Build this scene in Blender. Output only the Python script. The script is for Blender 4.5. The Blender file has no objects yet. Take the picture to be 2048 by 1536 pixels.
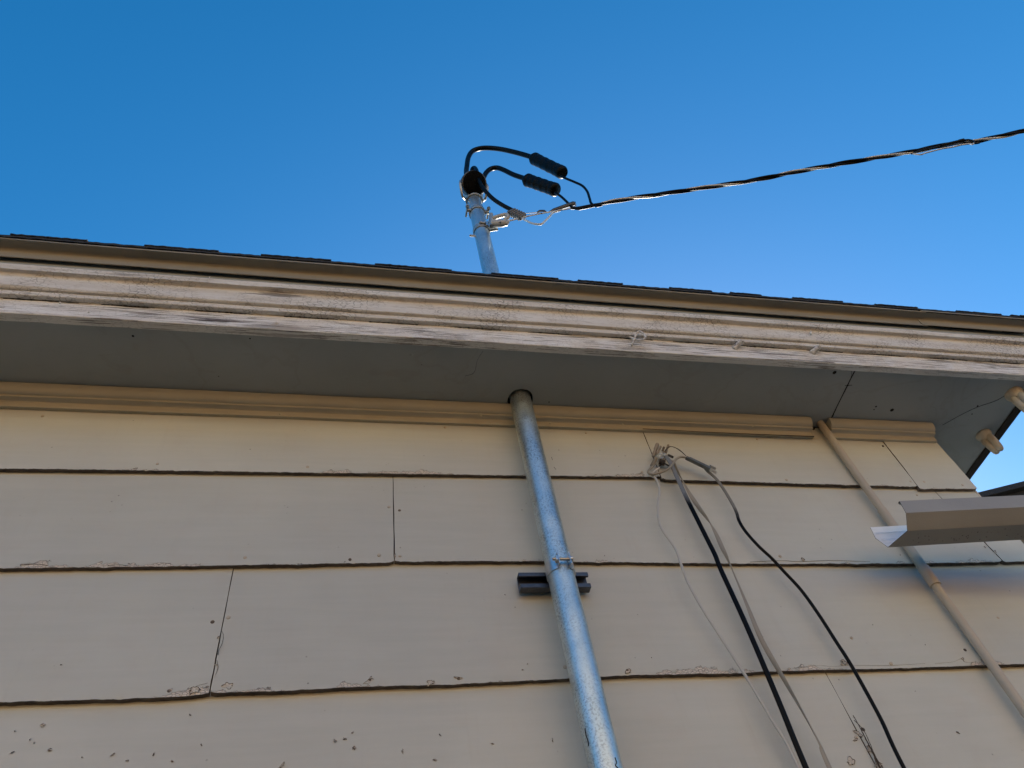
import bpy, bmesh, math, random
from mathutils import Vector, Matrix, noise as mnoise
random.seed(7)
S = bpy.context.scene
COL = S.collection
R = math.radians

# ------------------------------------------------------------------ camera
CAM = Vector((0, 0, 1.7))
F = 1497.96                      # focal length in px of the 2048 px wide photograph
RT = Vector((0.97630765, -0.16713752, -0.13743517))
DN = Vector((0.04829049, 0.78740817, -0.61453755))
FW = Vector((0.21092986, 0.5933409, 0.77682377))
cd = bpy.data.cameras.new('camera')
cam = bpy.data.objects.new('camera', cd); COL.objects.link(cam)
cd.sensor_width = 36; cd.lens = 36 * F / 2048; cd.clip_start = 0.02; cd.clip_end = 2000
cam.matrix_world = Matrix(((RT.x, -DN.x, -FW.x, CAM.x), (RT.y, -DN.y, -FW.y, CAM.y),
                           (RT.z, -DN.z, -FW.z, CAM.z), (0, 0, 0, 1)))
S.camera = cam
S.render.resolution_x = 1024; S.render.resolution_y = 768

# ------------------------------------------------------------------ light
SUN_EL, SUN_AZ = 24, 25          # degrees; azimuth clockwise from +Y (behind the house, to the right)
w = bpy.data.worlds.new('World'); S.world = w; w.use_nodes = True
nt = w.node_tree; bg = nt.nodes['Background']
sky = nt.nodes.new('ShaderNodeTexSky'); sky.sky_type = 'NISHITA'; sky.sun_disc = False
sky.sun_elevation = R(SUN_EL); sky.sun_rotation = R(SUN_AZ)
sky.air_density = 1.0; sky.dust_density = 0.6; sky.ozone_density = 3.0
hs = nt.nodes.new('ShaderNodeHueSaturation'); hs.inputs['Saturation'].default_value = 1.36; hs.inputs['Hue'].default_value = .494
nt.links.new(sky.outputs[0], hs.inputs['Color']); nt.links.new(hs.outputs[0], bg.inputs[0])
bg.inputs[1].default_value = 0.142
sl = bpy.data.lights.new('sun', 'SUN'); sl.energy = 5.0; sl.angle = R(0.5); sl.color = (1, 0.93, 0.82)
so = bpy.data.objects.new('sun', sl); COL.objects.link(so)
sd = Vector((math.sin(R(SUN_AZ)) * math.cos(R(SUN_EL)), math.cos(R(SUN_AZ)) * math.cos(R(SUN_EL)), math.sin(R(SUN_EL))))
so.rotation_euler = sd.to_track_quat('Z', 'Y').to_euler()
so.location = (6, 8, 8)
S.view_settings.view_transform = 'Standard'; S.view_settings.look = 'None'
S.view_settings.exposure = 0.75; S.view_settings.gamma = 1

# ------------------------------------------------------------------ helpers
def ray(u, v):
    return RT * ((u - 1024) / F) + DN * ((v - 768) / F) + FW
def P(u, v, Y):                   # point of the upright plane y = Y
    d = ray(u, v); return CAM + d * (Y / d.y)
def PH(u, v, Z):                  # point of the level plane z = Z
    d = ray(u, v); return CAM + d * ((Z - CAM.z) / d.z)
def PV(u, v, p, n):               # point of any plane
    d = ray(u, v); return CAM + d * ((p - CAM).dot(n) / d.dot(n))

def fbm(x, y=0.0, z=0.0):
    return mnoise.fractal(Vector((x, y, z)), 0.9, 2.1, 4)

class MB:
    def __init__(s): s.v = []; s.f = []; s.m = []; s.uv = {}
    def add(s, vs, fs, mi=0):
        o = len(s.v); s.v += [Vector(p) for p in vs]
        for f in fs: s.f.append([o + i for i in f]); s.m.append(mi)
        return o
    def box(s, lo, hi, mi=0, M=None):
        x0, y0, z0 = lo; x1, y1, z1 = hi
        vs = [Vector(p) for p in ((x0,y0,z0),(x1,y0,z0),(x1,y1,z0),(x0,y1,z0),(x0,y0,z1),(x1,y0,z1),(x1,y1,z1),(x0,y1,z1))]
        if M: vs = [M @ p for p in vs]
        s.add(vs, [(0,3,2,1),(4,5,6,7),(0,1,5,4),(1,2,6,5),(2,3,7,6),(3,0,4,7)], mi); return s
    def tube(s, pts, r, n=12, mi=0, cap=True, flat=1.0, twist=0.0, up=None):
        pts = [Vector(p) for p in pts]; N = len(pts)
        rs = r if isinstance(r, (list, tuple)) else [r] * N
        T = [(pts[min(i+1, N-1)] - pts[max(i-1, 0)]).normalized() for i in range(N)]
        a = Vector(up) if up else (Vector((0,0,1)) if abs(T[0].z) < .9 else Vector((0,1,0)))
        nrm = (a - T[0] * a.dot(T[0])).normalized(); vs = []
        for i in range(N):
            nrm = (nrm - T[i] * nrm.dot(T[i])).normalized(); b = T[i].cross(nrm)
            tw = twist * i / max(1, N-1)
            for k in range(n):
                t = 2 * math.pi * k / n
                x, y = math.cos(t), math.sin(t) * flat
                c, q = math.cos(tw), math.sin(tw)
                vs.append(pts[i] + (nrm * (x*c - y*q) + b * (x*q + y*c)) * rs[i])
        fs = [(i*n+k, i*n+(k+1) % n, (i+1)*n+(k+1) % n, (i+1)*n+k) for i in range(N-1) for k in range(n)]
        if cap: fs += [tuple(range(n))[::-1], tuple((N-1)*n+k for k in range(n))]
        s.add(vs, fs, mi); return s
    def pipe(s, a, b, r0, r1, n=32, mi=0):      # open hollow tube with wall
        a, b = Vector(a), Vector(b); t = (b - a).normalized()
        u = t.orthogonal().normalized(); w_ = t.cross(u); vs = []
        for p, r in ((a, r0), (b, r0), (b, r1), (a, r1)):
            vs += [p + (u*math.cos(2*math.pi*k/n) + w_*math.sin(2*math.pi*k/n)) * r for k in range(n)]
        fs = [(j*n+k, j*n+(k+1) % n, ((j+1) % 4)*n+(k+1) % n, ((j+1) % 4)*n+k) for j in range(4) for k in range(n)]
        s.add(vs, fs, mi); return s
    def lathe(s, base, axis, prof, n=32, mi=0, sx=1.0, side=None):
        t = Vector(axis).normalized(); u = Vector(side).normalized() if side else t.orthogonal().normalized()
        u = (u - t*u.dot(t)).normalized(); w_ = t.cross(u); base = Vector(base); vs = []
        for r, h in prof:
            vs += [base + t*h + (u*math.cos(2*math.pi*k/n)*sx + w_*math.sin(2*math.pi*k/n)) * r for k in range(n)]
        N = len(prof)
        fs = [(i*n+k, i*n+(k+1) % n, (i+1)*n+(k+1) % n, (i+1)*n+k) for i in range(N-1) for k in range(n)]
        fs += [tuple(range(n))[::-1], tuple((N-1)*n+k for k in range(n))]
        s.add(vs, fs, mi); return s
    def build(s, name, mats, parent=None, smooth=35, bevel=0, seg=2, props=None):
        me = bpy.data.meshes.new(name); me.from_pydata([tuple(p) for p in s.v], [], s.f)
        for m in (mats if isinstance(mats, (list, tuple)) else [mats]): me.materials.append(m)
        for p, mi in zip(me.polygons, s.m): p.material_index = mi
        bm = bmesh.new(); bm.from_mesh(me)
        bmesh.ops.recalc_face_normals(bm, faces=bm.faces)
        bm.to_mesh(me); bm.free()
        if smooth:
            me.polygons.foreach_set('use_smooth', [True] * len(me.polygons)); me.set_sharp_from_angle(angle=R(smooth))
        o = bpy.data.objects.new(name, me); COL.objects.link(o)
        if parent:
            o.parent = parent
            o.matrix_parent_inverse = Matrix.Translation(-WORLDLOC[parent.name])
            WORLDLOC[o.name] = Vector((0, 0, 0))
        else: WORLDLOC[o.name] = Vector((0, 0, 0))
        if bevel:
            b = o.modifiers.new('bevel', 'BEVEL'); b.width = bevel; b.segments = seg; b.limit_method = 'ANGLE'; b.angle_limit = R(35)
        return o
WORLDLOC = {}
def smoothpath(pts, k=6):
    pts = [Vector(p) for p in pts]; out = []
    Q = [pts[0]*2 - pts[1]] + pts + [pts[-1]*2 - pts[-2]]
    for i in range(1, len(Q) - 2):
        a, b, c, d = Q[i-1:i+3]
        for j in range(k):
            t = j / k
            out.append(0.5*((2*b) + (c-a)*t + (2*a-5*b+4*c-d)*t*t + (3*b-a-3*c+d)*t**3))
    out.append(pts[-1]); return out
def tag(o, label=None, cat=None, group=None, kind=None):
    if label: o['label'] = label
    if cat: o['category'] = cat
    if group: o['group'] = group
    if kind: o['kind'] = kind
    return o
def thing(name, loc, label, cat, group=None):
    o = bpy.data.objects.new(name, None); COL.objects.link(o); o.location = loc; o.empty_display_size = .05
    WORLDLOC[o.name] = Vector(loc); return tag(o, label, cat, group)

# ------------------------------------------------------------------ materials
class NT:
    def __init__(s, name, color=(.5,.5,.5), rough=.6, metal=0.0, spec=.5):
        s.m = bpy.data.materials.new(name); s.m.use_nodes = True; s.t = s.m.node_tree
        s.b = s.t.nodes['Principled BSDF']
        s.set('Base Color', (*color, 1)); s.set('Roughness', rough); s.set('Metallic', metal)
        s.b.inputs['Specular IOR Level'].default_value = spec
        s.tc = s.t.nodes.new('ShaderNodeTexCoord')
    def set(s, k, v):
        if hasattr(v, 'links'): s.t.links.new(v, s.b.inputs[k])
        else: s.b.inputs[k].default_value = v
    def inp(s, node, k, v):
        if hasattr(v, 'links'): s.t.links.new(v, node.inputs[k])
        else: node.inputs[k].default_value = v
    def coords(s, scale=(1,1,1), rot=(0,0,0), uv=False, src=None):
        n = s.t.nodes.new('ShaderNodeMapping'); n.inputs['Scale'].default_value = scale; n.inputs['Rotation'].default_value = rot
        s.t.links.new(src or s.tc.outputs['UV' if uv else 'Object'], n.inputs['Vector']); return n.outputs[0]
    def noise(s, scale, detail=4, rough=.55, vec=None, dist=0.0):
        n = s.t.nodes.new('ShaderNodeTexNoise'); n.inputs['Scale'].default_value = scale
        n.inputs['Detail'].default_value = detail; n.inputs['Roughness'].default_value = rough; n.inputs['Distortion'].default_value = dist
        s.t.links.new(vec or s.tc.outputs['Object'], n.inputs['Vector']); return n.outputs['Fac']
    def voro(s, scale, feature='F1', vec=None, out='Distance', rand=1.0):
        n = s.t.nodes.new('ShaderNodeTexVoronoi'); n.feature = feature; n.inputs['Scale'].default_value = scale
        n.inputs['Randomness'].default_value = rand
        s.t.links.new(vec or s.tc.outputs['Object'], n.inputs['Vector']); return n.outputs[out]
    def math(s, op, a, b=0.0, c=None):
        n = s.t.nodes.new('ShaderNodeMath'); n.operation = op; s.inp(n, 0, a); s.inp(n, 1, b)
        if c is not None: s.inp(n, 2, c)
        return n.outputs[0]
    def rng(s, x, a, b, c=0.0, d=1.0, smooth=False):
        n = s.t.nodes.new('ShaderNodeMapRange'); n.interpolation_type = 'SMOOTHSTEP' if smooth else 'LINEAR'
        s.inp(n, 0, x); s.inp(n, 1, a); s.inp(n, 2, b); s.inp(n, 3, c); s.inp(n, 4, d); return n.outputs[0]
    def mix(s, f, a, b, blend='MIX'):
        n = s.t.nodes.new('ShaderNodeMix'); n.data_type = 'RGBA'; n.blend_type = blend
        s.inp(n, 0, f)
        s.inp(n, 6, a if hasattr(a, 'links') else (*a, 1)); s.inp(n, 7, b if hasattr(b, 'links') else (*b, 1)); return n.outputs[2]
    def bump(s, h, dist=.001, strength=1.0, prev=None):
        n = s.t.nodes.new('ShaderNodeBump'); n.inputs['Distance'].default_value = dist; n.inputs['Strength'].default_value = strength
        s.t.links.new(h, n.inputs['Height'])
        if prev: s.t.links.new(prev, n.inputs['Normal'])
        s.set('Normal', n.outputs[0]); return n.outputs[0]
    def sep(s, vec):
        n = s.t.nodes.new('ShaderNodeSeparateXYZ'); s.t.links.new(vec, n.inputs[0]); return n.outputs

SID = (.575, .588, .54)
def siding_material():
    s = NT('siding_paint', SID, .48)
    uv = s.sep(s.tc.outputs['UV']); v = uv[1]
    big = s.noise(1.7, 3)
    col = s.mix(s.rng(big, .35, .7), (SID[0]*.90, SID[1]*.90, SID[2]*.91), (SID[0]*1.06, SID[1]*1.06, SID[2]*1.05))
    mid = s.noise(11, 6, .65); col = s.mix(s.rng(mid, .52, .75, 0, .22), col, (.50, .45, .40))
    brush = s.noise(1, 4, .6, vec=s.coords((5, 40, 70))); col = s.mix(s.rng(brush, .35, .75, 0, .14), col, (.80, .76, .72))
    oi = s.t.nodes.new('ShaderNodeObjectInfo'); v_ = s.rng(oi.outputs['Random'], 0, 1, .955, 1.045)
    hsv = s.t.nodes.new('ShaderNodeHueSaturation'); s.t.links.new(col, hsv.inputs['Color']); s.t.links.new(v_, hsv.inputs['Value']); col = hsv.outputs[0]
    streak = s.noise(1, 5, vec=s.coords((60, 60, 4)))
    col = s.mix(s.rng(streak, .6, .85, 0, .12), col, (.36, .31, .26))
    # fine grime dots
    dot = s.voro(38); dsel = s.noise(9, 2)
    dm = s.math('MULTIPLY', s.rng(dot, .05, .09, 1, 0), s.rng(dsel, .56, .64))
    # flaked paint creeping up from the lower edge
    n1 = s.noise(7, 2); n2 = s.noise(55, 6, .65)
    h = s.math('ADD', s.rng(n1, .47, .70, -.010, .012), s.rng(n2, .35, .7, -.004, .011))
    d = s.math('SUBTRACT', h, v)
    inside = s.rng(d, -.0004, .0004)
    line = s.math('SUBTRACT', 1.0, s.rng(s.math('ABSOLUTE', d), .0003, .0013, smooth=True))
    crack = s.rng(s.voro(120, 'DISTANCE_TO_EDGE', vec=s.coords((1, 1, 2.2))), .02, .09, 1, 0)
    crack = s.math('MULTIPLY', s.math('MULTIPLY', crack, inside), .6)
    col = s.mix(inside, col, (.72, .66, .58))
    dark = s.math('MAXIMUM', s.math('MAXIMUM', s.math('MULTIPLY', line, s.rng(n2, .4, .6, .10, .75)), crack), s.math('MULTIPLY', dm, .55))
    col = s.mix(dark, col, (.05, .04, .035))
    s.set('Base Color', col)
    s.set('Roughness', s.rng(s.noise(30, 3), .3, .7, .42, .58))
    b = s.bump(s.noise(900, 3), .0003, .35)
    b = s.bump(s.noise(5, 2), .006, .3, b); b = s.bump(brush, .0006, .5, b)
    s.bump(s.math('SUBTRACT', s.math('MULTIPLY', inside, -.4), dark), .0012, .8, b)
    return s.m
def paint(name, c, rough=.5, wear=0.0):
    s = NT(name, c, rough)
    n = s.noise(6, 5); col = s.mix(s.rng(n, .3, .7), tuple(x*.92 for x in c), tuple(min(1, x*1.06) for x in c))
    if wear:
        k = s.rng(s.noise(70, 6, .7), .60, .70); k = s.math('MULTIPLY', k, wear); col = s.mix(k, col, (.09, .075, .06))
    s.set('Base Color', col); s.bump(s.noise(260, 5), .0006, .5); return s.m
def weathered(name, grainy):
    s = NT(name, (.7,.7,.7), .62)
    g = s.noise(1, 8, .68, vec=s.coords((6, 110, 210)), dist=.12)
    g2 = s.noise(1, 4, .6, vec=s.coords((9, 260, 330)))
    patch = s.noise(4.5, 4, .6, vec=s.coords((.7, 1, 3)))
    white = (.88, .88, .87) if grainy else (.80, .79, .76)
    white2 = (.72, .69, .65) if grainy else (.68, .645, .59)
    col = s.mix(s.rng(s.noise(1, 5, vec=s.coords((5, 20, 60))), .35, .68), white, white2)
    lo = s.math('SUBTRACT', .68 if grainy else .74, s.math('MULTIPLY', s.rng(patch, .46, .74), .13 if grainy else .11))
    bare = s.rng(s.math('SUBTRACT', g, lo), 0, .03)
    fine = s.rng(s.math('SUBTRACT', g2, s.math('SUBTRACT', lo, .085 if grainy else .02)), 0, .022)
    col = s.mix(s.math('MULTIPLY', fine, .8 if grainy else .55), col, (.20, .165, .14))
    col = s.mix(s.math('MULTIPLY', bare, .85), col, (.17, .14, .12))
    blot = s.rng(s.noise(48, 5, .7, vec=s.coords((.55, 1, 1.6))), .54, .62, 0, .0 if grainy else .28)
    col = s.mix(blot, col, (.36, .32, .27))
    # alligator cracks in the thick old paint
    v = s.voro(1, 'DISTANCE_TO_EDGE', vec=s.coords((62, 120, 140)))
    cm = s.math('MULTIPLY', s.rng(v, .02, .08, 1, 0), s.rng(s.noise(6.5, 4), .40, .60))
    cm = s.math('MULTIPLY', cm, .2 if grainy else .6)
    col = s.mix(cm, col, (.07, .055, .045))
    # rot spots, placed where the board has them
    def spot(p, sx, sz, amt, col):
        sp = s.sep(s.tc.outputs['Object'])
        a = s.math('DIVIDE', s.math('SUBTRACT', sp[0], p.x), sx); b = s.math('DIVIDE', s.math('SUBTRACT', sp[2], p.z), sz)
        r = s.math('SQRT', s.math('ADD', s.math('MULTIPLY', a, a), s.math('MULTIPLY', b, b)))
        k = s.math('MULTIPLY', s.rng(s.math('ADD', r, s.math('MULTIPLY', s.math('SUBTRACT', g, .5), -5.0)), .55, 1.05, 1, 0), amt)
        return s.mix(k, col, (.045, .025, .02))
    if grainy:
        col = spot(P(425, 640, Y1), .07, .010, .95, col); col = spot(P(560, 655, Y1), .12, .012, .45, col)
        col = spot(P(1560, 708, Y1), .14, .004, .8, col); col = spot(P(1340, 692, Y1), .05, .006, .35, col)
    else:
        col = spot(P(560, 590, Y3), .06, .010, .7, col); col = spot(P(260, 560, Y3), .05, .006, .55, col)
        col = spot(P(1290, 628, Y3), .05, .008, .4, col)
    s.set('Base Color', col)
    b = s.bump(s.math('ADD', s.math('MULTIPLY', bare, -1.0), s.math('MULTIPLY', fine, -.5)), .0012, .9)
    b = s.bump(s.math('MULTIPLY', cm, -1.0), .0012, .8, b)
    s.bump(s.noise(90, 5), .0009, .5, b)
    return s.m
def galv(name, base=(.50, .54, .57), rough=.38, fine=1.0):
    s = NT(name, base, rough, .88)
    c = s.voro(130*fine, out='Color'); cs = s.sep(c)
    k = s.noise(22*fine, 5, .6); k2 = s.noise(240*fine, 6, .75)
    col = s.mix(s.rng(k, .3, .7), tuple(x*.88 for x in base), tuple(min(1, x*1.12) for x in base))
    col = s.mix(s.math('MULTIPLY', cs[0], .15), col, (.72, .76, .80))
    speck = s.rng(k2, .50, .585); pat = s.rng(s.noise(9*fine, 3), .34, .60, .12, .75)
    col = s.mix(s.math('MULTIPLY', speck, pat), col, (.16, .18, .20))
    seam = s.rng(s.noise(1, 3, vec=s.coords((260, 260, 3))), .63, .68, 0, .3)
    col = s.mix(seam, col, (.8, .8, .78))
    s.set('Base Color', col)
    s.set('Roughness', s.math('ADD', s.math('MULTIPLY', k, .35), rough - .12))
    s.bump(s.noise(120*fine, 5, .65), .0006, .6); return s.m
def simple(name, c, rough=.5, metal=0, bump=0.0, bs=200, var=.15, spec=.5):
    s = NT(name, c, rough, metal, spec)
    col = s.mix(s.rng(s.noise(bs*.25, 4), .3, .7), tuple(x*(1-var) for x in c), tuple(min(1, x*(1+var)) for x in c)); s.set('Base Color', col)
    if bump: s.bump(s.noise(bs, 4), bump, .6)
    return s.m
def shingle_mat():
    s = NT('asphalt_shingle', (.03,.03,.033), .95)
    g = s.voro(420, out='Color'); gs = s.sep(g)
    col = s.mix(s.rng(gs[0], .2, 1), (.012, .012, .014), (.06, .058, .058)); s.set('Base Color', col)
    s.bump(s.noise(420, 3), .002, 1); return s.m

# ------------------------------------------------------------------ key planes
D = 1.35                          # front face of the siding's lower edges
ZS = CAM.z + 1.6281               # soffit
Y0 = 1.1284; Y1 = 1.1046          # inner and outer edge of the fascia board
Y2 = 1.0907; Y3 = 1.0808; Y4 = 1.0659; Y5 = 1.0550
XC = 1.857                        # house corner
XE = 2.150                        # soffit's outer edge on the gable side
XL = -4.2; YB = 9.0               # left end and back of the house
MX, MY = .4755, 1.29735           # mast axis
MSID = siding_material()
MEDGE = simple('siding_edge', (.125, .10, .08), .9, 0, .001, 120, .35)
MDARK = simple('dark_gap_and_shade', (.02, .018, .016), .95)
def soffit_mat():
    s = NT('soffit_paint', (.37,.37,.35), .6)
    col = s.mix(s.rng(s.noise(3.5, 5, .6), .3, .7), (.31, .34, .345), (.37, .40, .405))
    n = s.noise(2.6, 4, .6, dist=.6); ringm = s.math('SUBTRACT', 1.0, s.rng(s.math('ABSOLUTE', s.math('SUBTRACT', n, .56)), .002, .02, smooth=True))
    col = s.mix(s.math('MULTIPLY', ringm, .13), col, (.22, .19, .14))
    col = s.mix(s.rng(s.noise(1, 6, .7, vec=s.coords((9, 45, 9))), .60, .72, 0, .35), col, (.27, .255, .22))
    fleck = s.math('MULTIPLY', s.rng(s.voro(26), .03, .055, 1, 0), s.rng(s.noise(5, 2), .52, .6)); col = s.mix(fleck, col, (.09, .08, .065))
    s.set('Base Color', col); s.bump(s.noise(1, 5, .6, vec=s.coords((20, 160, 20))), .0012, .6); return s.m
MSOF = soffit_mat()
MTRIM = paint('trim_paint', (.50, .48, .40), .45, .0)
MFAS = weathered('fascia_paint', True)
MCRN = weathered('crown_paint', False)
MDRIP = paint('drip_edge_enamel', (.31, .285, .23), .5)
MSH = shingle_mat()
MGALV = galv('galvanised_pipe', (.62, .70, .71), .34)
MGALV2 = galv('galvanised_clamp', (.50, .50, .47), .5, 1.6)
MSTEEL = simple('zinc_plated_steel', (.62, .64, .66), .32, .9, .0002, 300, .1)
MSTRUT = simple('dull_strut_steel', (.10, .11, .13), .42, .9, .0003, 300, .15)
MBLK = simple('black_cable_jacket', (.004, .004, .004), .36, 0, .0003, 300, .3, .12)
MCONN = simple('tin_plated_connector', (.16,.16,.155), .5, .3, .0004, 300, .2)
MTAPE = simple('black_rubber_sleeve', (.004, .004, .004), .42, 0, .0015, 160, .4, .12)
MCAVE = simple('weatherhead_plastic', (.003, .003, .003), .8, spec=.1)
MALU = simple('bare_aluminium', (.66, .66, .64), .5, .5, .0003, 300, .15)
MPOR = paint('porcelain', (.46, .45, .42), .3)
MKNOB = paint('painted_porcelain', (.50, .45, .36), .35)
MPEG = paint('grimy_peg_paint', (.30, .26, .215), .5, .3)
MCPNT = paint('conduit_paint', (.50, .44, .355), .42)
MCBEI = paint('beige_cable_jacket', (.33, .30, .245), .4)
MCGRY = paint('grey_cable_jacket', (.52, .51, .48), .38)
MCBLK = simple('glossy_black_cable', (.016, .018, .022), .22, 0, .0002, 200, .2)
def grey_above(name, z, c):  # black cable jacket, turning grey above a given height
    s = NT(name, (.01,.01,.01), .32, 0, .08); sp = s.sep(s.tc.outputs['Object'])
    k = s.rng(s.math('ADD', sp[2], s.math('MULTIPLY', s.math('SUBTRACT', s.noise(60, 4), .5), .05)), z-.02, z+.02)
    s.set('Base Color', s.mix(k, (.005,.005,.006), c)); s.bump(s.noise(200, 4), .0003, .5); return s.m
MTWIN = grey_above('twin_cable_grey_above', P(1381, 1012, D).z, (.20,.225,.26)); MRND = grey_above('round_cable_grey_above', P(1478, 1037, D).z, (.23,.23,.22))
MWIRE = simple('dark_wire', (.05, .045, .04), .5)
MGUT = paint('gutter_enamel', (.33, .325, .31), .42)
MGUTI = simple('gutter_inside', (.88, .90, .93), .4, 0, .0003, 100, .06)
MCHIP = simple('bare_chip', (.07, .055, .045), .9)
MPIT = simple('dull_pit', (.36, .32, .285), .9)
MFLAKE = simple('primer_flake', (.60, .565, .51), .7)

# ------------------------------------------------------------------ ground and the world around
MFAS_ = paint('window_frame_paint', (.7,.7,.68), .5); MGLASS = simple('dark_glass', (.02,.025,.03), .05)
def ground():
    s = NT('ground_cover', (.2,.2,.17), .9)
    a = s.rng(s.noise(.25, 5), .42, .58); n = s.noise(14, 6)
    c1 = s.mix(s.rng(n, .3, .7), (.055, .052, .043), (.10, .092, .076)); c2 = s.mix(s.rng(n, .3, .7), (.05, .052, .03), (.08, .085, .045))
    s.set('Base Color', s.mix(a, c1, c2)); s.bump(n, .02, .6)
    m = MB(); m.add([(-400,-400,0),(400,-400,0),(400,400,0),(-400,400,0)], [(0,1,2,3)])
    tag(m.build('ground', s.m, smooth=0), kind='structure')
ground()
# unseen house behind the camera, added to bounce warm light and reflect in the conduit
ah = thing('unseen_bounce_house', (0, -13, 0), 'unseen tall stucco and brick house behind the viewpoint, added for warm bounce light', 'house')
m = MB(); m.box((-23, -23, 6.0), (21, -13, 9.0)); m.build('bounce_upper_wall', simple('pale_bounce_stucco', (.76, .72, .60), .9, 0, .01, 12, .12), ah)
m = MB(); m.box((-23.02, -23, 0), (21.02, -12.98, 5.998)); m.build('warm_bounce_base', simple('orange_bounce_brick', (.50, .255, .075), .9, 0, .01, 12, .2), ah)  # orange lower storeys, coloured to warm the bounce on the top siding course
m = MB(); m.add([(-23.6,-12.5,8.9),(21.6,-12.5,8.9),(21.6,-23.5,8.9),(-23.6,-23.5,8.9),(-19,-18,10.2),(17,-18,10.2)], [(0,1,5,4),(1,2,5),(2,3,4,5),(3,0,4),(0,3,2,1)]); m.build('roof', MSH, ah, smooth=0)
for x_, z_ in [(x_, z_) for z_ in (0, 3.0) for x_ in (-13, -8.5, -4, 1.5, 6, 10.5)]:
    m = MB(); m.box((x_-.7, -13.02, z_+1.1), (x_+.7, -12.93, z_+2.6)); wf = m.build('unseen_house_window', MFAS_, ah)
    m = MB(); m.box((x_-.6, -12.95, z_+1.2), (x_+.6, -12.925, z_+2.5)); m.build('unseen_house_pane', MGLASS, wf)

# ------------------------------------------------------------------ the house
house = thing('house', (0, D, 0), 'beige lap-sided house with white weathered eave and dark shingle roof', 'house')

ROWS = [  # lower edge of each course as the photograph has it (pixels on the plane of the wall)
    dict(y=[(-900, 924), (0, 937), (600, 944.5), (1040, 950.5), (1323, 953)], x0=-99, x1=(1285, 856, 1323, 957)),
    dict(y=[(1323, 958.3), (1650, 968.5), (1839, 973)], x0=(1285, 856, 1323, 957), x1=(1769, 883, 1840, 978)),
    dict(y=[(1840, 977.5), (1955, 977.5)], x0=(1769, 883, 1840, 978), x1=99),
    dict(y=[(-900, 1148), (0, 1136), (400, 1131.5), (787, 1124)], x0=-99, x1=(786.5, 952, 789, 1124)),
    dict(y=[(787, 1122.5), (1045, 1121.5), (1240, 1123.5), (1500, 1126.5), (1822, 1126.7), (2006, 1123)], x0=(786.5, 952, 789, 1124), x1=(1878.5, 982, 2007.5, 1124)),
    dict(y=[(2006, 1124), (2100, 1120)], x0=(1878.5, 982, 2007.5, 1124), x1=99),
    dict(y=[(-900, 1440), (0, 1405), (300, 1395.5), (370, 1392.5), (418, 1388)], x0=-99, x1=(465, 1138, 418, 1390)),
    dict(y=[(418, 1386.5), (593, 1381), (739, 1373), (900, 1369), (1138, 1356.5), (1259, 1350), (1438, 1347), (1560, 1342), (1798, 1336), (2048, 1327.7), (2400, 1318)], x0=(465, 1138, 418, 1390), x1=99),
    dict(z=1.98, x0=-99, x1=(1662, 1351, 1768, 1552)),
    dict(z=1.977, x0=(1662, 1351, 1768, 1552), x1=99),
]
LEVEL = [0,0,0,1,1,1,2,2,3,3]
def edge_fn(r):
    if 'z' in r: return lambda x: r['z']
    pts = [P(u, v, D) for u, v in r['y']]; pts = [(p.x, p.z) for p in pts]
    def f(x):
        if x <= pts[0][0]: a, b = pts[0], pts[1]; t = 0
        elif x >= pts[-1][0]: return pts[-1][1]
        else:
            for a, b in zip(pts, pts[1:]):
                if a[0] <= x <= b[0]: break
        return a[1] + (b[1]-a[1]) * max(0, min(1, (x-a[0]) / (b[0]-a[0])))
    return f
FN = [edge_fn(r) for r in ROWS]
TOPZ = [ZS - .004] * 3
def xj(e, z, side):               # joint position at height z
    if e == -99: return XL
    if e == 99: return XC
    a = P(e[0], e[1], D); b = P(e[2], e[3], D)
    t = max(-.3, min(1.3, (z - a.z) / (b.z - a.z)))
    return a.x + (b.x - a.x) * t + side * .0011
def above(level, x):
    if level == 0: return ZS - .004
    best = None
    for i, l in enumerate(LEVEL):
        if l == level - 1:
            r = ROWS[i]; z = FN[i](x)
            if xj(r['x0'], z, 0) - .001 <= x <= xj(r['x1'], z, 0) + .001: return z
            best = z
    return best
boards = []
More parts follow.
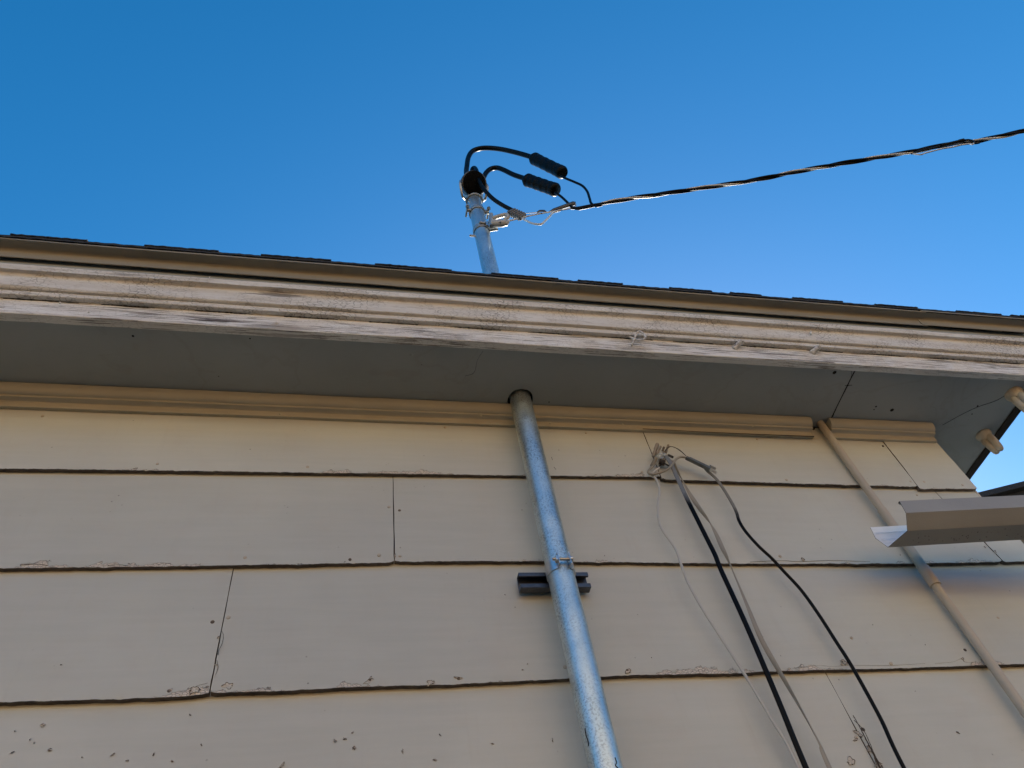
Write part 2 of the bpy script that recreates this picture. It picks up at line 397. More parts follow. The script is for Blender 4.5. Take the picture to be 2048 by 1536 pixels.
for i, r in enumerate(ROWS):
    fn = FN[i]; lv = LEVEL[i]; NZ = 10; TH = .0105 if lv == 0 else .0145
    zm = fn(.5); xa, xb = xj(r['x0'], zm, 1), xj(r['x1'], zm, -1)
    xs = []; x = xa
    while x < xb:
        xs.append(x); x += .1 if x < -1.25 else .004
    xs.append(xb)
    m = MB(); nx = len(xs); vs = []; uvs = []
    for c, x in enumerate(xs):
        t = (x - xa) / (xb - xa)
        ztop = above(lv, x) + .022 if lv else ZS - .004
        zb0 = fn(x)
        jag = fbm(x*38, i*7.1)*.0011 - max(0, fbm(x*16, i*3.3+9) - .36)*.004 + fbm(x*2.2, i)*.0004
        chipend = min(abs(x-xa), abs(x-xb))
        if chipend < .012 and abs(x) < 2 and xb < 1.9: jag += (.012 - chipend) * .25 * (1 + fbm(i*5, x*90))
        zb = zb0 + jag
        for k in range(NZ + 1):
            q = k / NZ; q = q**1.6 if k else 0
            z = zb + (ztop - zb) * q
            e = xj(r['x0'], z, 1)*(1-t) + xj(r['x1'], z, -1)*t if (t in (0, 1)) else x + ((xj(r['x0'], z, 1) - xa)*(1-t) + (xj(r['x1'], z, -1) - xb)*t)
            side = min(abs(c), abs(nx-1-c))
            je = 0
            if side == 0 and abs(e) < 1.8: je = fbm(z*70, i*2.2) * .0012
            yy = D + (.0135 if lv else .006) * q + fbm(x*1.4, z*3, i)*.0018 + (fbm(x*30, z*30, i)*.0003)
            if k == 0: yy += abs(fbm(x*60, 3, i)) * .0022
            vs.append((e + je, yy, z)); uvs.append((x, z - zb0))
    fs = [(c*(NZ+1)+k, (c+1)*(NZ+1)+k, (c+1)*(NZ+1)+k+1, c*(NZ+1)+k+1) for c in range(nx-1) for k in range(NZ)]
    m.add(vs, fs, 0)
    o0 = len(m.v); bk = []
    for c in range(nx):
        a = Vector(vs[c*(NZ+1)]); bk.append(Vector((a.x, D + TH, a.z + fbm(a.x*50, 8)*.0006)))
    m.add(bk, []); 
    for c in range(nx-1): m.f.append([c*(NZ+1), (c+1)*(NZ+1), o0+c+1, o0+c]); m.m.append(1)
    # ends
    for c in (0, nx-1):
        o1 = len(m.v)
        m.add([Vector((vs[c*(NZ+1)+k][0], D+.0165, vs[c*(NZ+1)+k][2])) for k in range(NZ+1)], [])
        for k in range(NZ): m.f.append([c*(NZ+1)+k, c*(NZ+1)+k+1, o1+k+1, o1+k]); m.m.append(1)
    nv = len(uvs)
    ob = m.build('siding_board', [MSID, MEDGE, MCHIP, MFLAKE, MPIT], house, smooth=40)
    uvl = ob.data.uv_layers.new(name='UVMap')
    for lp in ob.data.loops:
        q = uvs[lp.vertex_index] if lp.vertex_index < nv else (0, 1)
        uvl.data[lp.index].uv = q
    boards.append(ob)

def board_at(p):
    for i, r in enumerate(ROWS):
        zt = above(LEVEL[i], p.x)
        if FN[i](p.x) - .003 <= p.z <= zt and xj(r['x0'], p.z, 0) <= p.x <= xj(r['x1'], p.z, 0): return i
    return None
def wall_pt(u, v):
    p = P(u, v, D); i = board_at(p)
    if i is None: return p, None
    zb = FN[i](p.x); zt = above(LEVEL[i], p.x) + .022
    q = (p.z - zb) / (zt - zb); return P(u, v, D + (.0135 if LEVEL[i] else .006)*max(0, q)), i
# nail heads
NAILS = [(315,928),(615,934),(1172,866),(1284,944),(1514,878),(1573,960),(1766,892),(1821,963),(1848,964),(1925,970),(778,1014),(799,1021),(758,1110),(490,1115),(800,1112),
         (457,1235),(425,1244),(740,1361),(395,1378),(450,1371),(338,1382),(917,1357),(1255,1341),(1606,1119),(1703,1276),(1684,1329),(1782,1327),(890,855),(1712,1475),(1726,1459),
         (1560,1112),(1834,990),(85,832),(700,1127-8),(1130,1334),(1930,1300),(1996,1236)]
for u, v in NAILS:
    p, i = wall_pt(u, v)
    if i is None: continue
    m = MB(); rr = .0042 * random.uniform(.8, 1.1)
    m.lathe(p + Vector((0, .001, 0)), (random.uniform(-.1,.1), -1, random.uniform(-.15, .1)), [(rr, 0), (rr, .0014), (rr*.85, .0022), (rr*.4, .0026), (rr*.05, .0027)], 14)
    m.build('nail_head', MCPNT if random.random() < .7 else MEDGE, boards[i])
# chips: small torn craters in the paint with a lifted rim (wear on the boards themselves)
def chip(u, v, size, deep=False, elong=1.0, ang=0.0):
    p, i = wall_pt(u, v)
    if i is None: return
    o = boards[i]
    CH.setdefault(i, []).append((p, size, deep, elong, ang))
CH = {}
for u, v, sz, dp in [(738,1362,13,1),(862,1366,9,1),(915,1356,8,1),(1258,1342,9,1),(388,1381,14,1),(455,1372,13,1),(340,1381,6,0),(437,1275,4,1),(432,1330,5,1),(380,1430,4,0),
                     (705,1466,5,0),(690,1478,5,0),(670,1482,5,0),(708,1496,6,0),(805,1503,6,0),(870,1520,5,0),(565,1530,8,1),(880,1470,4,0),(85,1452,6,0),(100,1500,5,0),(60,1480,3,0),(25,1505,5,0),(225,1510,6,0),(255,1522,4,0),
                     (308,1508,4,0),(345,1523,4,0),(403,1490,4,0),(30,1463,2.5,0),(68,1486,3,0),(165,1515,3,0),(1717,1468,12,1),(1738,1500,9,1),(1757,1530,12,1),(1702,1523,12,1),(1710,1480,7,1),(1687,1325,9,1),(1605,1118,6,1),
                     (1703,1275,4,0),(1850,1290,2.5,0),(1830,1383,2.5,0),(1915,1465,4,0),(1745,1250,2,0),(1782,1325,4,0),(1925,1318,5,1),(1990,1105,8,1),(1970,1095,6,0),(1800,1110,5,0),(800,1020,3,0),(790,1112,6,1),(122,1330,2.5,0),
                     (985,1488,4,0),(1105,1480,5,0),(1045,1340,4,0),(1055,1328,3,0),(1010,1190,2.5,0),(1030,1215,3,0),(1209,1112,2.5,0),(1270,1316,2,0),(1303,1316,2,0),(1275,1230,2,0),(1370,1080,1.6,0),(1380,1025,1.6,0),(1527,978,1.5,0),(1638,1059,1.5,0)]:
    chip(u, v, sz*(1.0 if dp else .85), dp, random.uniform(.3, .85), random.uniform(0, 3.1))
for i, lst in CH.items():
    o = boards[i]; bm = bmesh.new(); bm.from_mesh(o.data)
    for p, size, deep, el, ang in lst:
        px = 1.0 / 640                                       # metres for a photo pixel, roughly, on the wall
        rad = size * px * .5
        n = 22 if size > 5 else 12; seed = random.random()*50
        ring = []
        for k in range(n):
            a = 2*math.pi*k/n; rr = rad * (1 + .95*fbm(math.cos(a)*1.6+seed, math.sin(a)*1.6, seed))
            x, z = math.cos(a)*rr, math.sin(a)*rr*el
            x, z = x*math.cos(ang) - z*math.sin(ang), x*math.sin(ang) + z*math.cos(ang)
            ring.append((x, z))
        def V(x, z, h): return bm.verts.new((p.x + x, p.y - h - .0017, p.z + z))
        if deep:
            # lifted flake rim, then a primer-coloured bed, then cracks
            outer = [V(x, z, -.0010) for x, z in ring]; rim = [V(x*.86, z*.86, .0006) for x, z in ring]
            bed = [V(x*.78, z*.78, -.0004) for x, z in ring]; c = V(0, 0, -.0003)
            gap = set(k for k in range(n) if fbm(k*.6, seed) > .18)
            for k in range(n):
                k2 = (k+1) % n
                f1 = bm.faces.new((outer[k], outer[k2], rim[k2], rim[k])); f1.material_index = 2 if k in gap else 3
                f2 = bm.faces.new((rim[k], rim[k2], bed[k2], bed[k])); f2.material_index = 2
                f3 = bm.faces.new((bed[k], bed[k2], c)); f3.material_index = 3 if (k % 7) else 4
        else:
            outer = [V(x, z, -.0008) for x, z in ring]; c = V(ring[0][0]*.3, ring[0][1]*.3, .0008)
            for k in range(n):
                f = bm.faces.new((outer[k], outer[(k+1) % n], c)); f.material_index = 2 if fbm(k*.6, seed*2) > .12 else (4 if fbm(k*.4, seed*3) > -.1 else 0)
    bmesh.ops.recalc_face_normals(bm, faces=bm.faces); bm.to_mesh(o.data); bm.free()

def wall_crack(px, w0, w1, i, seed):
    pts = [P(u, v, D+.0005) for u, v in px]; pts = smoothpath(pts, 8); n = len(pts); m = MB(); vs = []
    for k, p in enumerate(pts):
        w_ = (w0 + (w1-w0)*k/n) * (.6 + .9*abs(fbm(k*.35, seed))) ; j = fbm(k*.8, seed+5)*w_*.8
        vs += [p + Vector((j - w_, -.0004, 0)), p + Vector((j, .001, 0)), p + Vector((j + w_, -.0004, 0))]
    m.add(vs, [(3*k+a, 3*k+3+a, 3*k+4+a, 3*k+1+a) for k in range(n-1) for a in (0, 1)]); m.build('paint_crack', MCHIP, boards[i], smooth=0)
wall_crack([(1706,1430),(1718,1452),(1730,1475),(1745,1505),(1762,1540)], .0006, .0034, 9, 1)
wall_crack([(1708,1440),(1727,1460),(1741,1490),(1752,1515),(1766,1536)], .0004, .0010, 9, 7)
wall_crack([(444,1262),(447,1272),(444,1288),(438,1300),(436,1310)], .0004, .0009, 7, 3)
wall_crack([(434,1320),(436,1335),(431,1350),(428,1362),(436,1368),(450,1372),(462,1380),(472,1385)], .0004, .0008, 7, 4)
wall_crack([(372,1392),(382,1380),(394,1372),(408,1368),(416,1366)], .0003, .0006, 6, 5)
wall_crack([(1570,1340),(1610,1334),(1640,1331),(1662,1333),(1700,1331),(1760,1331),(1800,1330),(1850,1327)], .0003, .0007, 7, 6)
wall_crack([(1870,1327),(1905,1324),(1922,1318),(1930,1324),(1950,1326),(1960,1322)], .0004, .0006, 7, 8)
wall_crack([(1968,1082),(1980,1096),(1992,1108),(2004,1120)], .0004, .0012, 4, 9)
wall_crack([(1500,1124),(1560,1121),(1600,1123),(1660,1121),(1740,1123)], .0002, .0005, 4, 10)
wall_crack([(40,1130),(70,1128),(96,1131)], .0003, .0005, 3, 11)
wall_crack([(216,1131),(240,1129.5),(256,1132)], .0003, .0005, 3, 12)

# sheathing behind the boards, side wall, rest of the wall below
m = MB(); m.box((XL, D+.0175, 1.9), (XC-.004, D+.14, ZS-.002)); m.build('sheathing', MDARK, house)
m = MB(); m.box((XL, D+.005, .45), (XC, D+.016, 1.99)); m.build('lower_wall', MSID, house)
m = MB(); m.box((XL, D+.02, 0), (XC-.01, D+.2, .45)); m.build('foundation', simple('concrete', (.3,.29,.27), .9, 0, .002, 60), house)
m = MB(); m.box((XC-.003, D+.010, .45), (XC+.003, YB, ZS-.003)); m.box((XL, D+.16, .45), (XL+.1, YB, ZS-.003)); m.box((XL, YB-.1, .45), (XC, YB, ZS-.003)); m.build('side_wall', MSID, house, smooth=0)

# soffit: sheet with a round hole round the mast and the mitre crack near the corner
def soffit():
    bm = bmesh.new(); hr = .0365; n = 48
    cx, cy = MX, MY
    ring = [bm.verts.new((cx + hr*(1+.03*math.sin(5*a))*math.cos(a), cy - .001 + hr*math.sin(a), ZS)) for a in [2*math.pi*k/n for k in range(n)]]
    def rect_pt(a, x0, x1, y0, y1):
        dx, dy = math.cos(a), math.sin(a); t = 1e9
        if dx > 1e-9: t = min(t, (x1-cx)/dx)
        if dx < -1e-9: t = min(t, (x0-cx)/dx)
        if dy > 1e-9: t = min(t, (y1-cy)/dy)
        if dy < -1e-9: t = min(t, (y0-cy)/dy)
        return (cx+dx*t, cy+dy*t, ZS)
    x0, x1, y0, y1 = cx-.08, cx+.08, Y0-.02, D+.03
    outs = [bm.verts.new(rect_pt(2*math.pi*(k+.5)/n, x0, x1, y0, y1)) for k in range(n)]
    for k in range(n):
        bm.faces.new((ring[k], outs[k], outs[k-1])); bm.faces.new((ring[k], ring[(k+1) % n], outs[k]))
    cs = {}
    for nm, (px, py) in dict(a=(x0,y0), b=(x1,y0), c=(x1,y1), d=(x0,y1)).items(): cs[nm] = (px, py)
    # fill corners lost by the radial fan
    for (px, py) in cs.values():
        idx = min(range(n), key=lambda k: (outs[k].co.x-px)**2 + (outs[k].co.y-py)**2)
        for j in (idx, (idx-1) % n):
            a, b = outs[j], outs[(j+1) % n]
            if abs(a.co.x-b.co.x) > 1e-6 and abs(a.co.y-b.co.y) > 1e-6:
                v = bm.verts.new((px, py, ZS)); bm.faces.new((a, v, b)); break
    me_v = [bm.verts.new((x, y, ZS)) for x, y in ((XL,y0),(x0,y0),(x0,y1),(XL,y1))]; bm.faces.new(me_v)
    for k in range(n): ring[k].index
    up = [bm.verts.new(v.co + Vector((0,0,.018))) for v in ring]
    for k in range(n): f = bm.faces.new((ring[k], ring[(k+1) % n], up[(k+1) % n], up[k])); f.material_index = 1
    vs = [bm.verts.new((x, y, ZS)) for x, y in ((x1,y0),(XM0,y0),(XM1,y1),(x1,y1))]; bm.faces.new(vs)
    bmesh.ops.recalc_face_normals(bm, faces=bm.faces)
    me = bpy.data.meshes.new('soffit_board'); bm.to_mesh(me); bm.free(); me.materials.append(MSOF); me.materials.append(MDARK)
    o = bpy.data.objects.new('soffit_board', me); COL.objects.link(o); o.parent = house; o.matrix_parent_inverse = Matrix.Translation(-WORLDLOC[house.name])
    return o
ja = PH(1664, 835, ZS); jb = PH(1694, 772, ZS)          # open joint between two soffit boards
XM0 = jb.x + (jb.x-ja.x)/(jb.y-ja.y)*(Y0-.02-jb.y); XM1 = ja.x
soffit()
m = MB(); g = .0022                                     # right-hand piece, up to the mitre
XM0 = ja.x; 
m.add([(XM1+g,D+.03,ZS),(jb.x+g*1.2,jb.y,ZS),(jb.x+.001,jb.y-.02,ZS),(jb.x-.0005+.001,Y0-.02,ZS),(XE-.012,Y0-.02,ZS),(XC+.001,D+.0,ZS),(XC-.02,D+.03,ZS)], [(0,1,2,3,4,5,6)])
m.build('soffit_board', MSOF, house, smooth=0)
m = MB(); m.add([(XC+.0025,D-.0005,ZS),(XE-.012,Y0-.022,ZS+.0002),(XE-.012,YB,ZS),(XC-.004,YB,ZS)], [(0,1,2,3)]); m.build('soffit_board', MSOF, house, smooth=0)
m = MB(); m.box((XL, Y0-.01, ZS+.019), (XE-.005, D+.3, ZS+.03)); m.box((XC, D+.3, ZS+.019), (XE-.005, YB, ZS+.03)); m.build('soffit_void', MDARK, house, smooth=0)
m = MB(); m.box((XE-.02, Y1+.02, ZS-.001), (XE-.004, YB, ZS+.07)); m.build('side_fascia', MDARK, house, smooth=0)

# cracks, knots and old screw marks in the soffit
def decal_line(pts, w, mat, name, parent, off):
    m = MB(); pts = [Vector(p) for p in pts]
    m.tube(pts, [w*(.5+.9*abs(fbm(i*1.3, w*900)))+.0002 for i in range(len(pts))], 5, flat=.35); return m.build(name, mat, parent)
for px, wd in ([(1665,834),(1670,822),(1680,800),(1692,776),(1697,770)], .0022), ([(1280,708),(1400,716),(1500,717),(1600,720),(1680,727),(1700,737),(1703,750),(1697,768)], .0012), \
              ([(1885,850),(1925,828),(1955,814),(1990,802),(2012,790)], .0012), ([(966,702),(955,720),(948,745),(930,752)], .0006), ([(1690,771),(1704,770)], .002):
    decal_line(smoothpath([PH(u, v, ZS-.0002) for u, v in px], 8), wd, MDARK, 'soffit_crack', house, 0)
for u, v, r_ in [(1669,745,.006),(1264,730,.004),(823,709,.005),(1784,820,.006),(1752,813,.003),(1748,819,.002),(266,672,.003),(1098,804,.002),(1955,812,.003),(1944,828,.002),(1702,858-10,.002),(735,762,.0015),(1895,747,.003),(1916,752,.0025),(500,677,.002),(390,720,.0015)]:
    m = MB(); p = PH(u, v, ZS); m.lathe(p + Vector((0,0,.001)), (0,0,-1), [(r_, 0), (r_*1.05, .0013), (r_*.8, .0022), (r_*.1, .0024)], 12)
    m.build('screw_head', MDARK if r_ in (.006, .003, .002) else MSOF, house)

# eave: fascia, crown, drip edge swept along the front and round the corner
def sweep(prof, name, mat, x_in=-1.3, x0=XL, x1=None, wob=.0006, seed=0, side=True, smooth=30, dz=None, parent=None):
    """prof: list of (y, z) in the front section; mitred at the house corner"""
    xs = []; x = x0
    xend = (x1 if x1 is not None else None)
    while x < (xend or XE + .055) - .004: xs.append(x); x += (.15 if x < x_in else .012)
    m = MB(); cols = []
    if xend: xs.append(xend)
    for x in xs:
        cols.append([Vector((x, y + fbm(x*4, seed+i*.7)*wob + fbm(x*45, seed+i*3)*wob*.5, z + fbm(x*3, seed+20+i*.9)*wob + fbm(x*60, seed+i*5)*wob*.6 + (dz(x) if dz else 0))) for i, (y, z) in enumerate(prof)])
    if not xend:
        cols.append([Vector((XE + .055, y, z)) for y, z in prof])
    n = len(prof)
    vs = [p for c in cols for p in c]
    m.add(vs, [(i*n+k, (i+1)*n+k, (i+1)*n+k+1, i*n+k+1) for i in range(len(cols)-1) for k in range(n-1)])
    m.f.append(list(range(n))); m.m.append(0)
    m.f.append([(len(cols)-1)*n + k for k in range(n)]); m.m.append(0)
    return m.build(name, mat, parent or house, smooth=smooth)
zf = ZS - .003; zt = ZS + .0574; zt2 = ZS + .0742; zb = ZS + .1254; zu = ZS + .1546
sweep([(Y0+.001, ZS+.02), (Y0, zf), (Y0-.001, zf-.0005), (Y1+.0015, zf-.0008), (Y1, zf+.001), (Y1, zt+.012), (Y0, zt+.012)], 'fascia_board', MFAS, wob=.0009, seed=3)
crown = [(Y1+.008, zt+.002), (Y1-.0003, zt), (Y2+.0012, zt+.0006), (Y2, zt+.0018), (Y2, zt2-.001), (Y2+.0015, zt2)]
crown += [(Y3+.0075, zt2+.0004), (Y3+.0040, zt2+.0013), (Y3+.0015, zt2+.0034), (Y3+.0003, zt2+.0070), (Y3, zt2+.012), (Y3-.0006, zt2+.024), (Y3-.0003, zb-.010),
          (Y3-.0005, zb-.003), (Y3-.0016, zb+.0015), (Y3-.0036, zb+.0040), (Y3-.0065, zb+.0052)]   # convex body, then the square hollow under the top fillet
crown += [(Y4+.001, zb+.0062), (Y4, zb+.0075), (Y4, zu-.001), (Y4+.002, zu), (Y1+.02, zu+.001)]
sweep(crown, 'crown_moulding', MCRN, wob=.0010, seed=11)
for k in range(16):                                       # shadow line under the crown, drawn as broken dark strips
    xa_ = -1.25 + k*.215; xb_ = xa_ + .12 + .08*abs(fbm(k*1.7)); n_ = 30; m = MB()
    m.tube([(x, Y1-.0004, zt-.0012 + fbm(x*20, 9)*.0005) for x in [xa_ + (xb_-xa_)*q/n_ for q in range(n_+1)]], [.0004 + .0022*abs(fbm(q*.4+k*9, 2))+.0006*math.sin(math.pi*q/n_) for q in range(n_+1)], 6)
    m.build('joint_and_shade_line', MDARK, house)
# backing above the crown (the dark strip behind the drip edge)
sweep([(Y4+.0015, zu+.0005), (Y4+.0012, zu+.03), (Y4+.02, zu+.04)], 'roof_deck_edge', MSOF, seed=31)
def drip_prof(off=0.0):
    b = zu + .014
    pr = [(Y5 + .0015 - off, b - .001), (Y5 - .0005 - off, b), (Y5 + .0010 - off, b + .014), (Y5 + .0008 - off, b + .024)]
    for k in range(1, 7):
        a = math.pi/2*k/6
        pr.append((Y5 + .0008 - off - .009*(1-math.cos(a)), b + .026 + .009*math.sin(a)))
    pr += [(Y5 - .027 - off, b + .0370), (Y5 - .0285 - off, b + .0360), (Y5 - .0295 - off, b + .0385), (Y5 - .0285 - off, b + .0410), (Y5 - .01, b + .044), (Y5+.04, b + .064)]
    return pr
xd = P(1862, 640, Y5-.02).x
sweep(drip_prof(.0), 'drip_edge', MDRIP, x1=xd, wob=.0008, seed=41, smooth=50)
sweep(drip_prof(.0022), 'drip_edge', MDRIP, x0=xd-.02, x_in=-9, wob=.0006, seed=51, smooth=50, dz=lambda x: .0018)
ZR = zu + .014 + .0415                                     # top of the drip edge
# roof: hip planes plus shingle courses whose thick edges show at the eave
YE = Y5 - .034
slope = .42
m = MB(); z0 = ZR + .006
ex = XE + .058
m.add([(XL-.3, YE+.01, z0), (ex-.01, YE+.01, z0), (ex-.01, YB, z0), (XL-.3, YB, z0), (XL+2.6, 4.6, z0+slope*3.5), (ex-3.5, 4.6, z0+slope*3.5)],
      [(0,1,5,4), (1,2,5), (2,3,4,5), (3,0,4)])
m.build('roof_surface', MSH, house, smooth=0)
m = MB()
def shingle_strip(x0, x1, yf, z, th, depth=.16):
    n = max(2, int((x1-x0)/.006)); top = []; bot = []
    for k in range(n+1):
        x = x0 + (x1-x0)*k/n; j = fbm(x*70, z*40)*.0014; jz = fbm(x*120, 5+z)*.0012
        bot.append((x, yf + j, z + jz*.5)); top.append((x, yf + j + .001, z + th + jz))
    vs = bot + top + [(x, y+depth, z_+depth*slope) for x, y, z_ in top]
    N = n+1
    fs = [(k, k+1, N+k+1, N+k) for k in range(n)] + [(N+k, N+k+1, 2*N+k+1, 2*N+k) for k in range(n)]
    vs += [(x, y+.03, z_+.03*slope) for x, y, z_ in bot]; fs += [(3*N+k, 3*N+k+1, k+1, k) for k in range(n)]
    fs += [(0, N, 2*N), (n, N+n, 2*N+n)]
    m.add(vs, fs)
shingle_strip(XL-.3, -1.3, YE+.006, ZR-.003, .022)
shingle_strip(-1.3, ex-.004, YE+.006, ZR-.004, .0045); shingle_strip(-1.3, ex-.006, YE+.002, ZR+.001, .005)
shingle_strip(-1.3, ex-.006, YE+.004, ZR+.0065, .0085)
# laminated tabs: the raised steps seen along the skyline (photo x of each start and end)
tabs = [(15,170),(285,435),(520,662),(750,905),(985,1120),(1160,1250),(1345,1430),(1468,1530),(1594,1694),(1760,1845),(1925,2014),(2035,2120),(-330,-220),(-120,-40)]
for a, b in tabs:
    va = 470 + (a/2048)*168; vb = 470 + (b/2048)*168
    shingle_strip(P(a, va, YE).x, P(b, vb, YE).x, YE+.003, ZR+.0152, .0065)
m.build('shingle_edge', MSH, house, smooth=0)
m = MB(); n_ = 90; vs = []
for k in range(n_+1):                                     # rough dark edge board under the side shingles
    y = Y1 + (3.2-Y1)*k/n_; j = fbm(y*30, 4)*.0022; vs += [(XE-.030+fbm(y*9,2)*.002, y, ZS-.002), (XE-.028, y, ZS-.007+j), (XE+j, y, ZS-.006+j*.5), (XE+.001+j, y, ZR-.004)]
m.add(vs, [(4*k+i, 4*k+4+i, 4*k+5+i, 4*k+1+i) for k in range(n_) for i in range(3)]); m.build('edge_board', simple('blackened_wood', (.022,.02,.018), .9, 0, .002, 60, .5), house, smooth=40)
m = MB()                                                  # shingle edge along the gable side
for dz_, th, off in ((-.004,.005,.002),(.001,.006,.006),(.007,.005,0)):
    m.box((ex-.03, YE+.02, ZR+dz_), (ex+off, YB, ZR+dz_+th))
yy = YE
while yy < 5:
    m.box((ex-.03, yy, ZR+.012), (ex+.003, yy+random.uniform(.12,.3), ZR+.018)); yy += random.uniform(.35, .55)
m.build('shingle_edge', MSH, house, smooth=0)

# bed moulding under the soffit, in two pieces with a gap for the painted conduit
def bed_prof():
    pr = [(D+.004, ZS-.0006), (D-.036, ZS-.0010), (D-.0365, ZS-.004)]
    for k in range(1, 7):
        a = math.pi/2*k/6; pr.append((D-.0365 + .0155*(1-math.cos(a)), ZS-.004-.027*math.sin(a)))
    pr += [(D-.0208, ZS-.0312), (D-.0205, ZS-.0365), (D-.0198, ZS-.0372)]
    for k in range(1, 5):
        a = math.pi/2*k/4; pr.append((D-.0198 + .0135*math.sin(a), ZS-.0372-.0045*(1-math.cos(a))))
    pr += [(D-.0060, ZS-.0425), (D-.0055, ZS-.0572), (D-.0048, ZS-.0582), (D+.004, ZS-.0582)]
    return pr
BP = bed_prof()
xg0 = P(1630, 858, D-.025).x; xg1 = P(1669.5, 862, D-.025).x
sweep(BP, 'bed_moulding', MTRIM, x1=xg0, wob=.0007, seed=61, dz=lambda x: .0014*max(0, x-.3)*0)
sweep(BP, 'bed_moulding', MTRIM, x0=xg1, x1=P(1876, 868, D-.025).x, x_in=-9, wob=.0007, seed=71, dz=lambda x: -.001)
m = MB(); m.box((xg0-.002, D+.006, ZS-.062), (xg1+.002, D+.0105, ZS-.001)); m.build('dark_opening', MDARK, house)
m = MB(); m.tube(smoothpath([P(u, v, D-.008) for u, v in ((1286,857.5),(1400,863.5),(1500,868),(1628,873))], 4), [.0010 + .0011*k/12 for k in range(13)], 6, flat=.6); m.build('joint_and_shade_line', MDARK, house)
for u, v in ((808,815),(560,840-12),(962,845-13),(1100,846),(1245,849),(1505,853)):
    m = MB(); m.lathe(P(u, v, D-.021), (0,-1,-.2), [(.003,0),(.003,.0012),(.001,.002)], 10); m.build('nail_head', MTRIM, house)
# paint curls, nail heads standing on the crown and fascia
for u, v, y_, r_ in ((554,624,Y1,.003),(553,646,Y1,.0035),(178,625,Y1,.003),(700,634,Y2,.002),(1445,672,Y2,.0025),(1660,684,Y2,.003),(1660,660+10,Y3,.002),(1880,702,Y2,.0025),(1758,706,Y2,.002),(560,620,Y2,.0025),(120,606,Y2,.0028),(335,604,Y2,.0028)):
    m = MB(); m.lathe(P(u, v, y_), (0,-1,-.4), [(r_,-.001),(r_,.0018),(r_*.7,.0030),(r_*.1,.0034)], 10); m.build('nail_head', MFAS, house)
rnd = random.Random(4)
for q in range(70):
    u = rnd.uniform(0, 2040); base = rnd.choice([(569.5, Y4, .0755), (Y2, 0, 0)])
    t = u/2048
    row = rnd.choice((0, 1, 2, 3))
    v = (626+ (u-700)*.066, 634+(u-700)*.0655, 584+(u-700)*.070, 672+(u-700)*.0585)[row]; y_ = (Y2, Y2, Y4, Y1)[row]
    p = P(u, v, y_ - .0008); l = rnd.uniform(.002, .009); hgt = rnd.uniform(.0008, .0022)
    m = MB(); n = 6; vs = []
    for k in range(n+1):
        a = k/n; vs += [p + Vector((l*(a-.5), -.0022*math.sin(math.pi*a)*rnd.uniform(.4,1), -hgt*rnd.uniform(.5,1))), p + Vector((l*(a-.5), 0, hgt*rnd.uniform(.3,1)))]
    m.add(vs, [(2*k, 2*k+2, 2*k+3, 2*k+1) for k in range(n)]); m.build('paint_flake', MFAS, house, smooth=60)

# ------------------------------------------------------------------ service mast
mast = thing('service_mast', (MX, MY, .9), 'fat galvanised steel mast conduit running up the wall through the eave, black weatherhead on top', 'conduit')
ztop = P(944, 400, MY).z
m = MB(); N = 60; m.tube([(MX, MY, .9 + (ztop-.9)*k/N) for k in range(N+1)], .0302, 56); m.build('pipe', MGALV, mast)
# marker-pen strokes and scuffs on the pipe
mast_marks = []
def on_pipe(u, v, lift=.0003):
    d = ray(u, v); o = CAM - Vector((MX, MY, 0)); a = d.x**2 + d.y**2; b = 2*(o.x*d.x + o.y*d.y); c = o.x**2 + o.y**2 - (.0302+lift)**2
    t = (-b - math.sqrt(max(0, b*b-4*a*c)))/(2*a); return CAM + d*t
m = MB()
for st in ([(1170,1457),(1172,1470),(1176,1482),(1177,1492)], [(1230,1515),(1233,1525),(1231,1531),(1236,1536)], [(1103,914),(1105,920)], [(1108,934),(1112,939)], [(1074,914),(1076,919)]):
    pts = smoothpath([on_pipe(u, v) for u, v in st], 4); m = MB(); m.tube(pts, .0010 if st[0][1] > 1000 else .0005, 5); m.build('scuff_mark', MBLK, mast)
# weatherhead
hc = PV(948, 367, Vector((MX, MY-.062, 0)), Vector((0,1,0)))      # middle of the dark face
wd = Vector((0, -.60, -.80)).normalized()                        # the way the face looks
top = Vector((MX, MY, ztop))
m = MB()
m.lathe(top + Vector((0,0,-.012)), (0,-.10,1), [(.036,0),(.0375,.004),(.0375,.010),(.035,.014),(.037,.020),(.041,.028),(.042,.042)], 40); m.build('weatherhead_neck', MGALV2, mast)
m = MB(); bc = hc - wd*.012
m.lathe(bc + wd*.020, -wd, [(.0500,0),(.0545,.003),(.0565,.012),(.057,.03),(.054,.05),(.046,.068),(.032,.080),(.014,.086),(.002,.087)], 44, sx=.98, side=(1,0,0)); hood = m.build('weatherhead_hood', galv('cast_aluminium_dark', (.04,.04,.04), .45, 1.5), mast)
m = MB(); m.lathe(bc + wd*.0195, wd, [(.053,0),(.0525,.004),(.047,.0065),(.02,.0075),(.002,.008)], 40, sx=.90, side=(1,0,0)); m.build('weatherhead_face', MCAVE, mast)
for s_ in (-1, 1):                                            # side lugs of the hood
    m = MB(); m.tube(smoothpath([bc + Vector((s_*.054, 0, .02)), bc + Vector((s_*.058, .0, -.02)), bc + Vector((s_*.050, .03, -.058)), top + Vector((s_*.040, 0, .002))]), .0055, 8); m.build('hood_lug', MGALV2, hood)
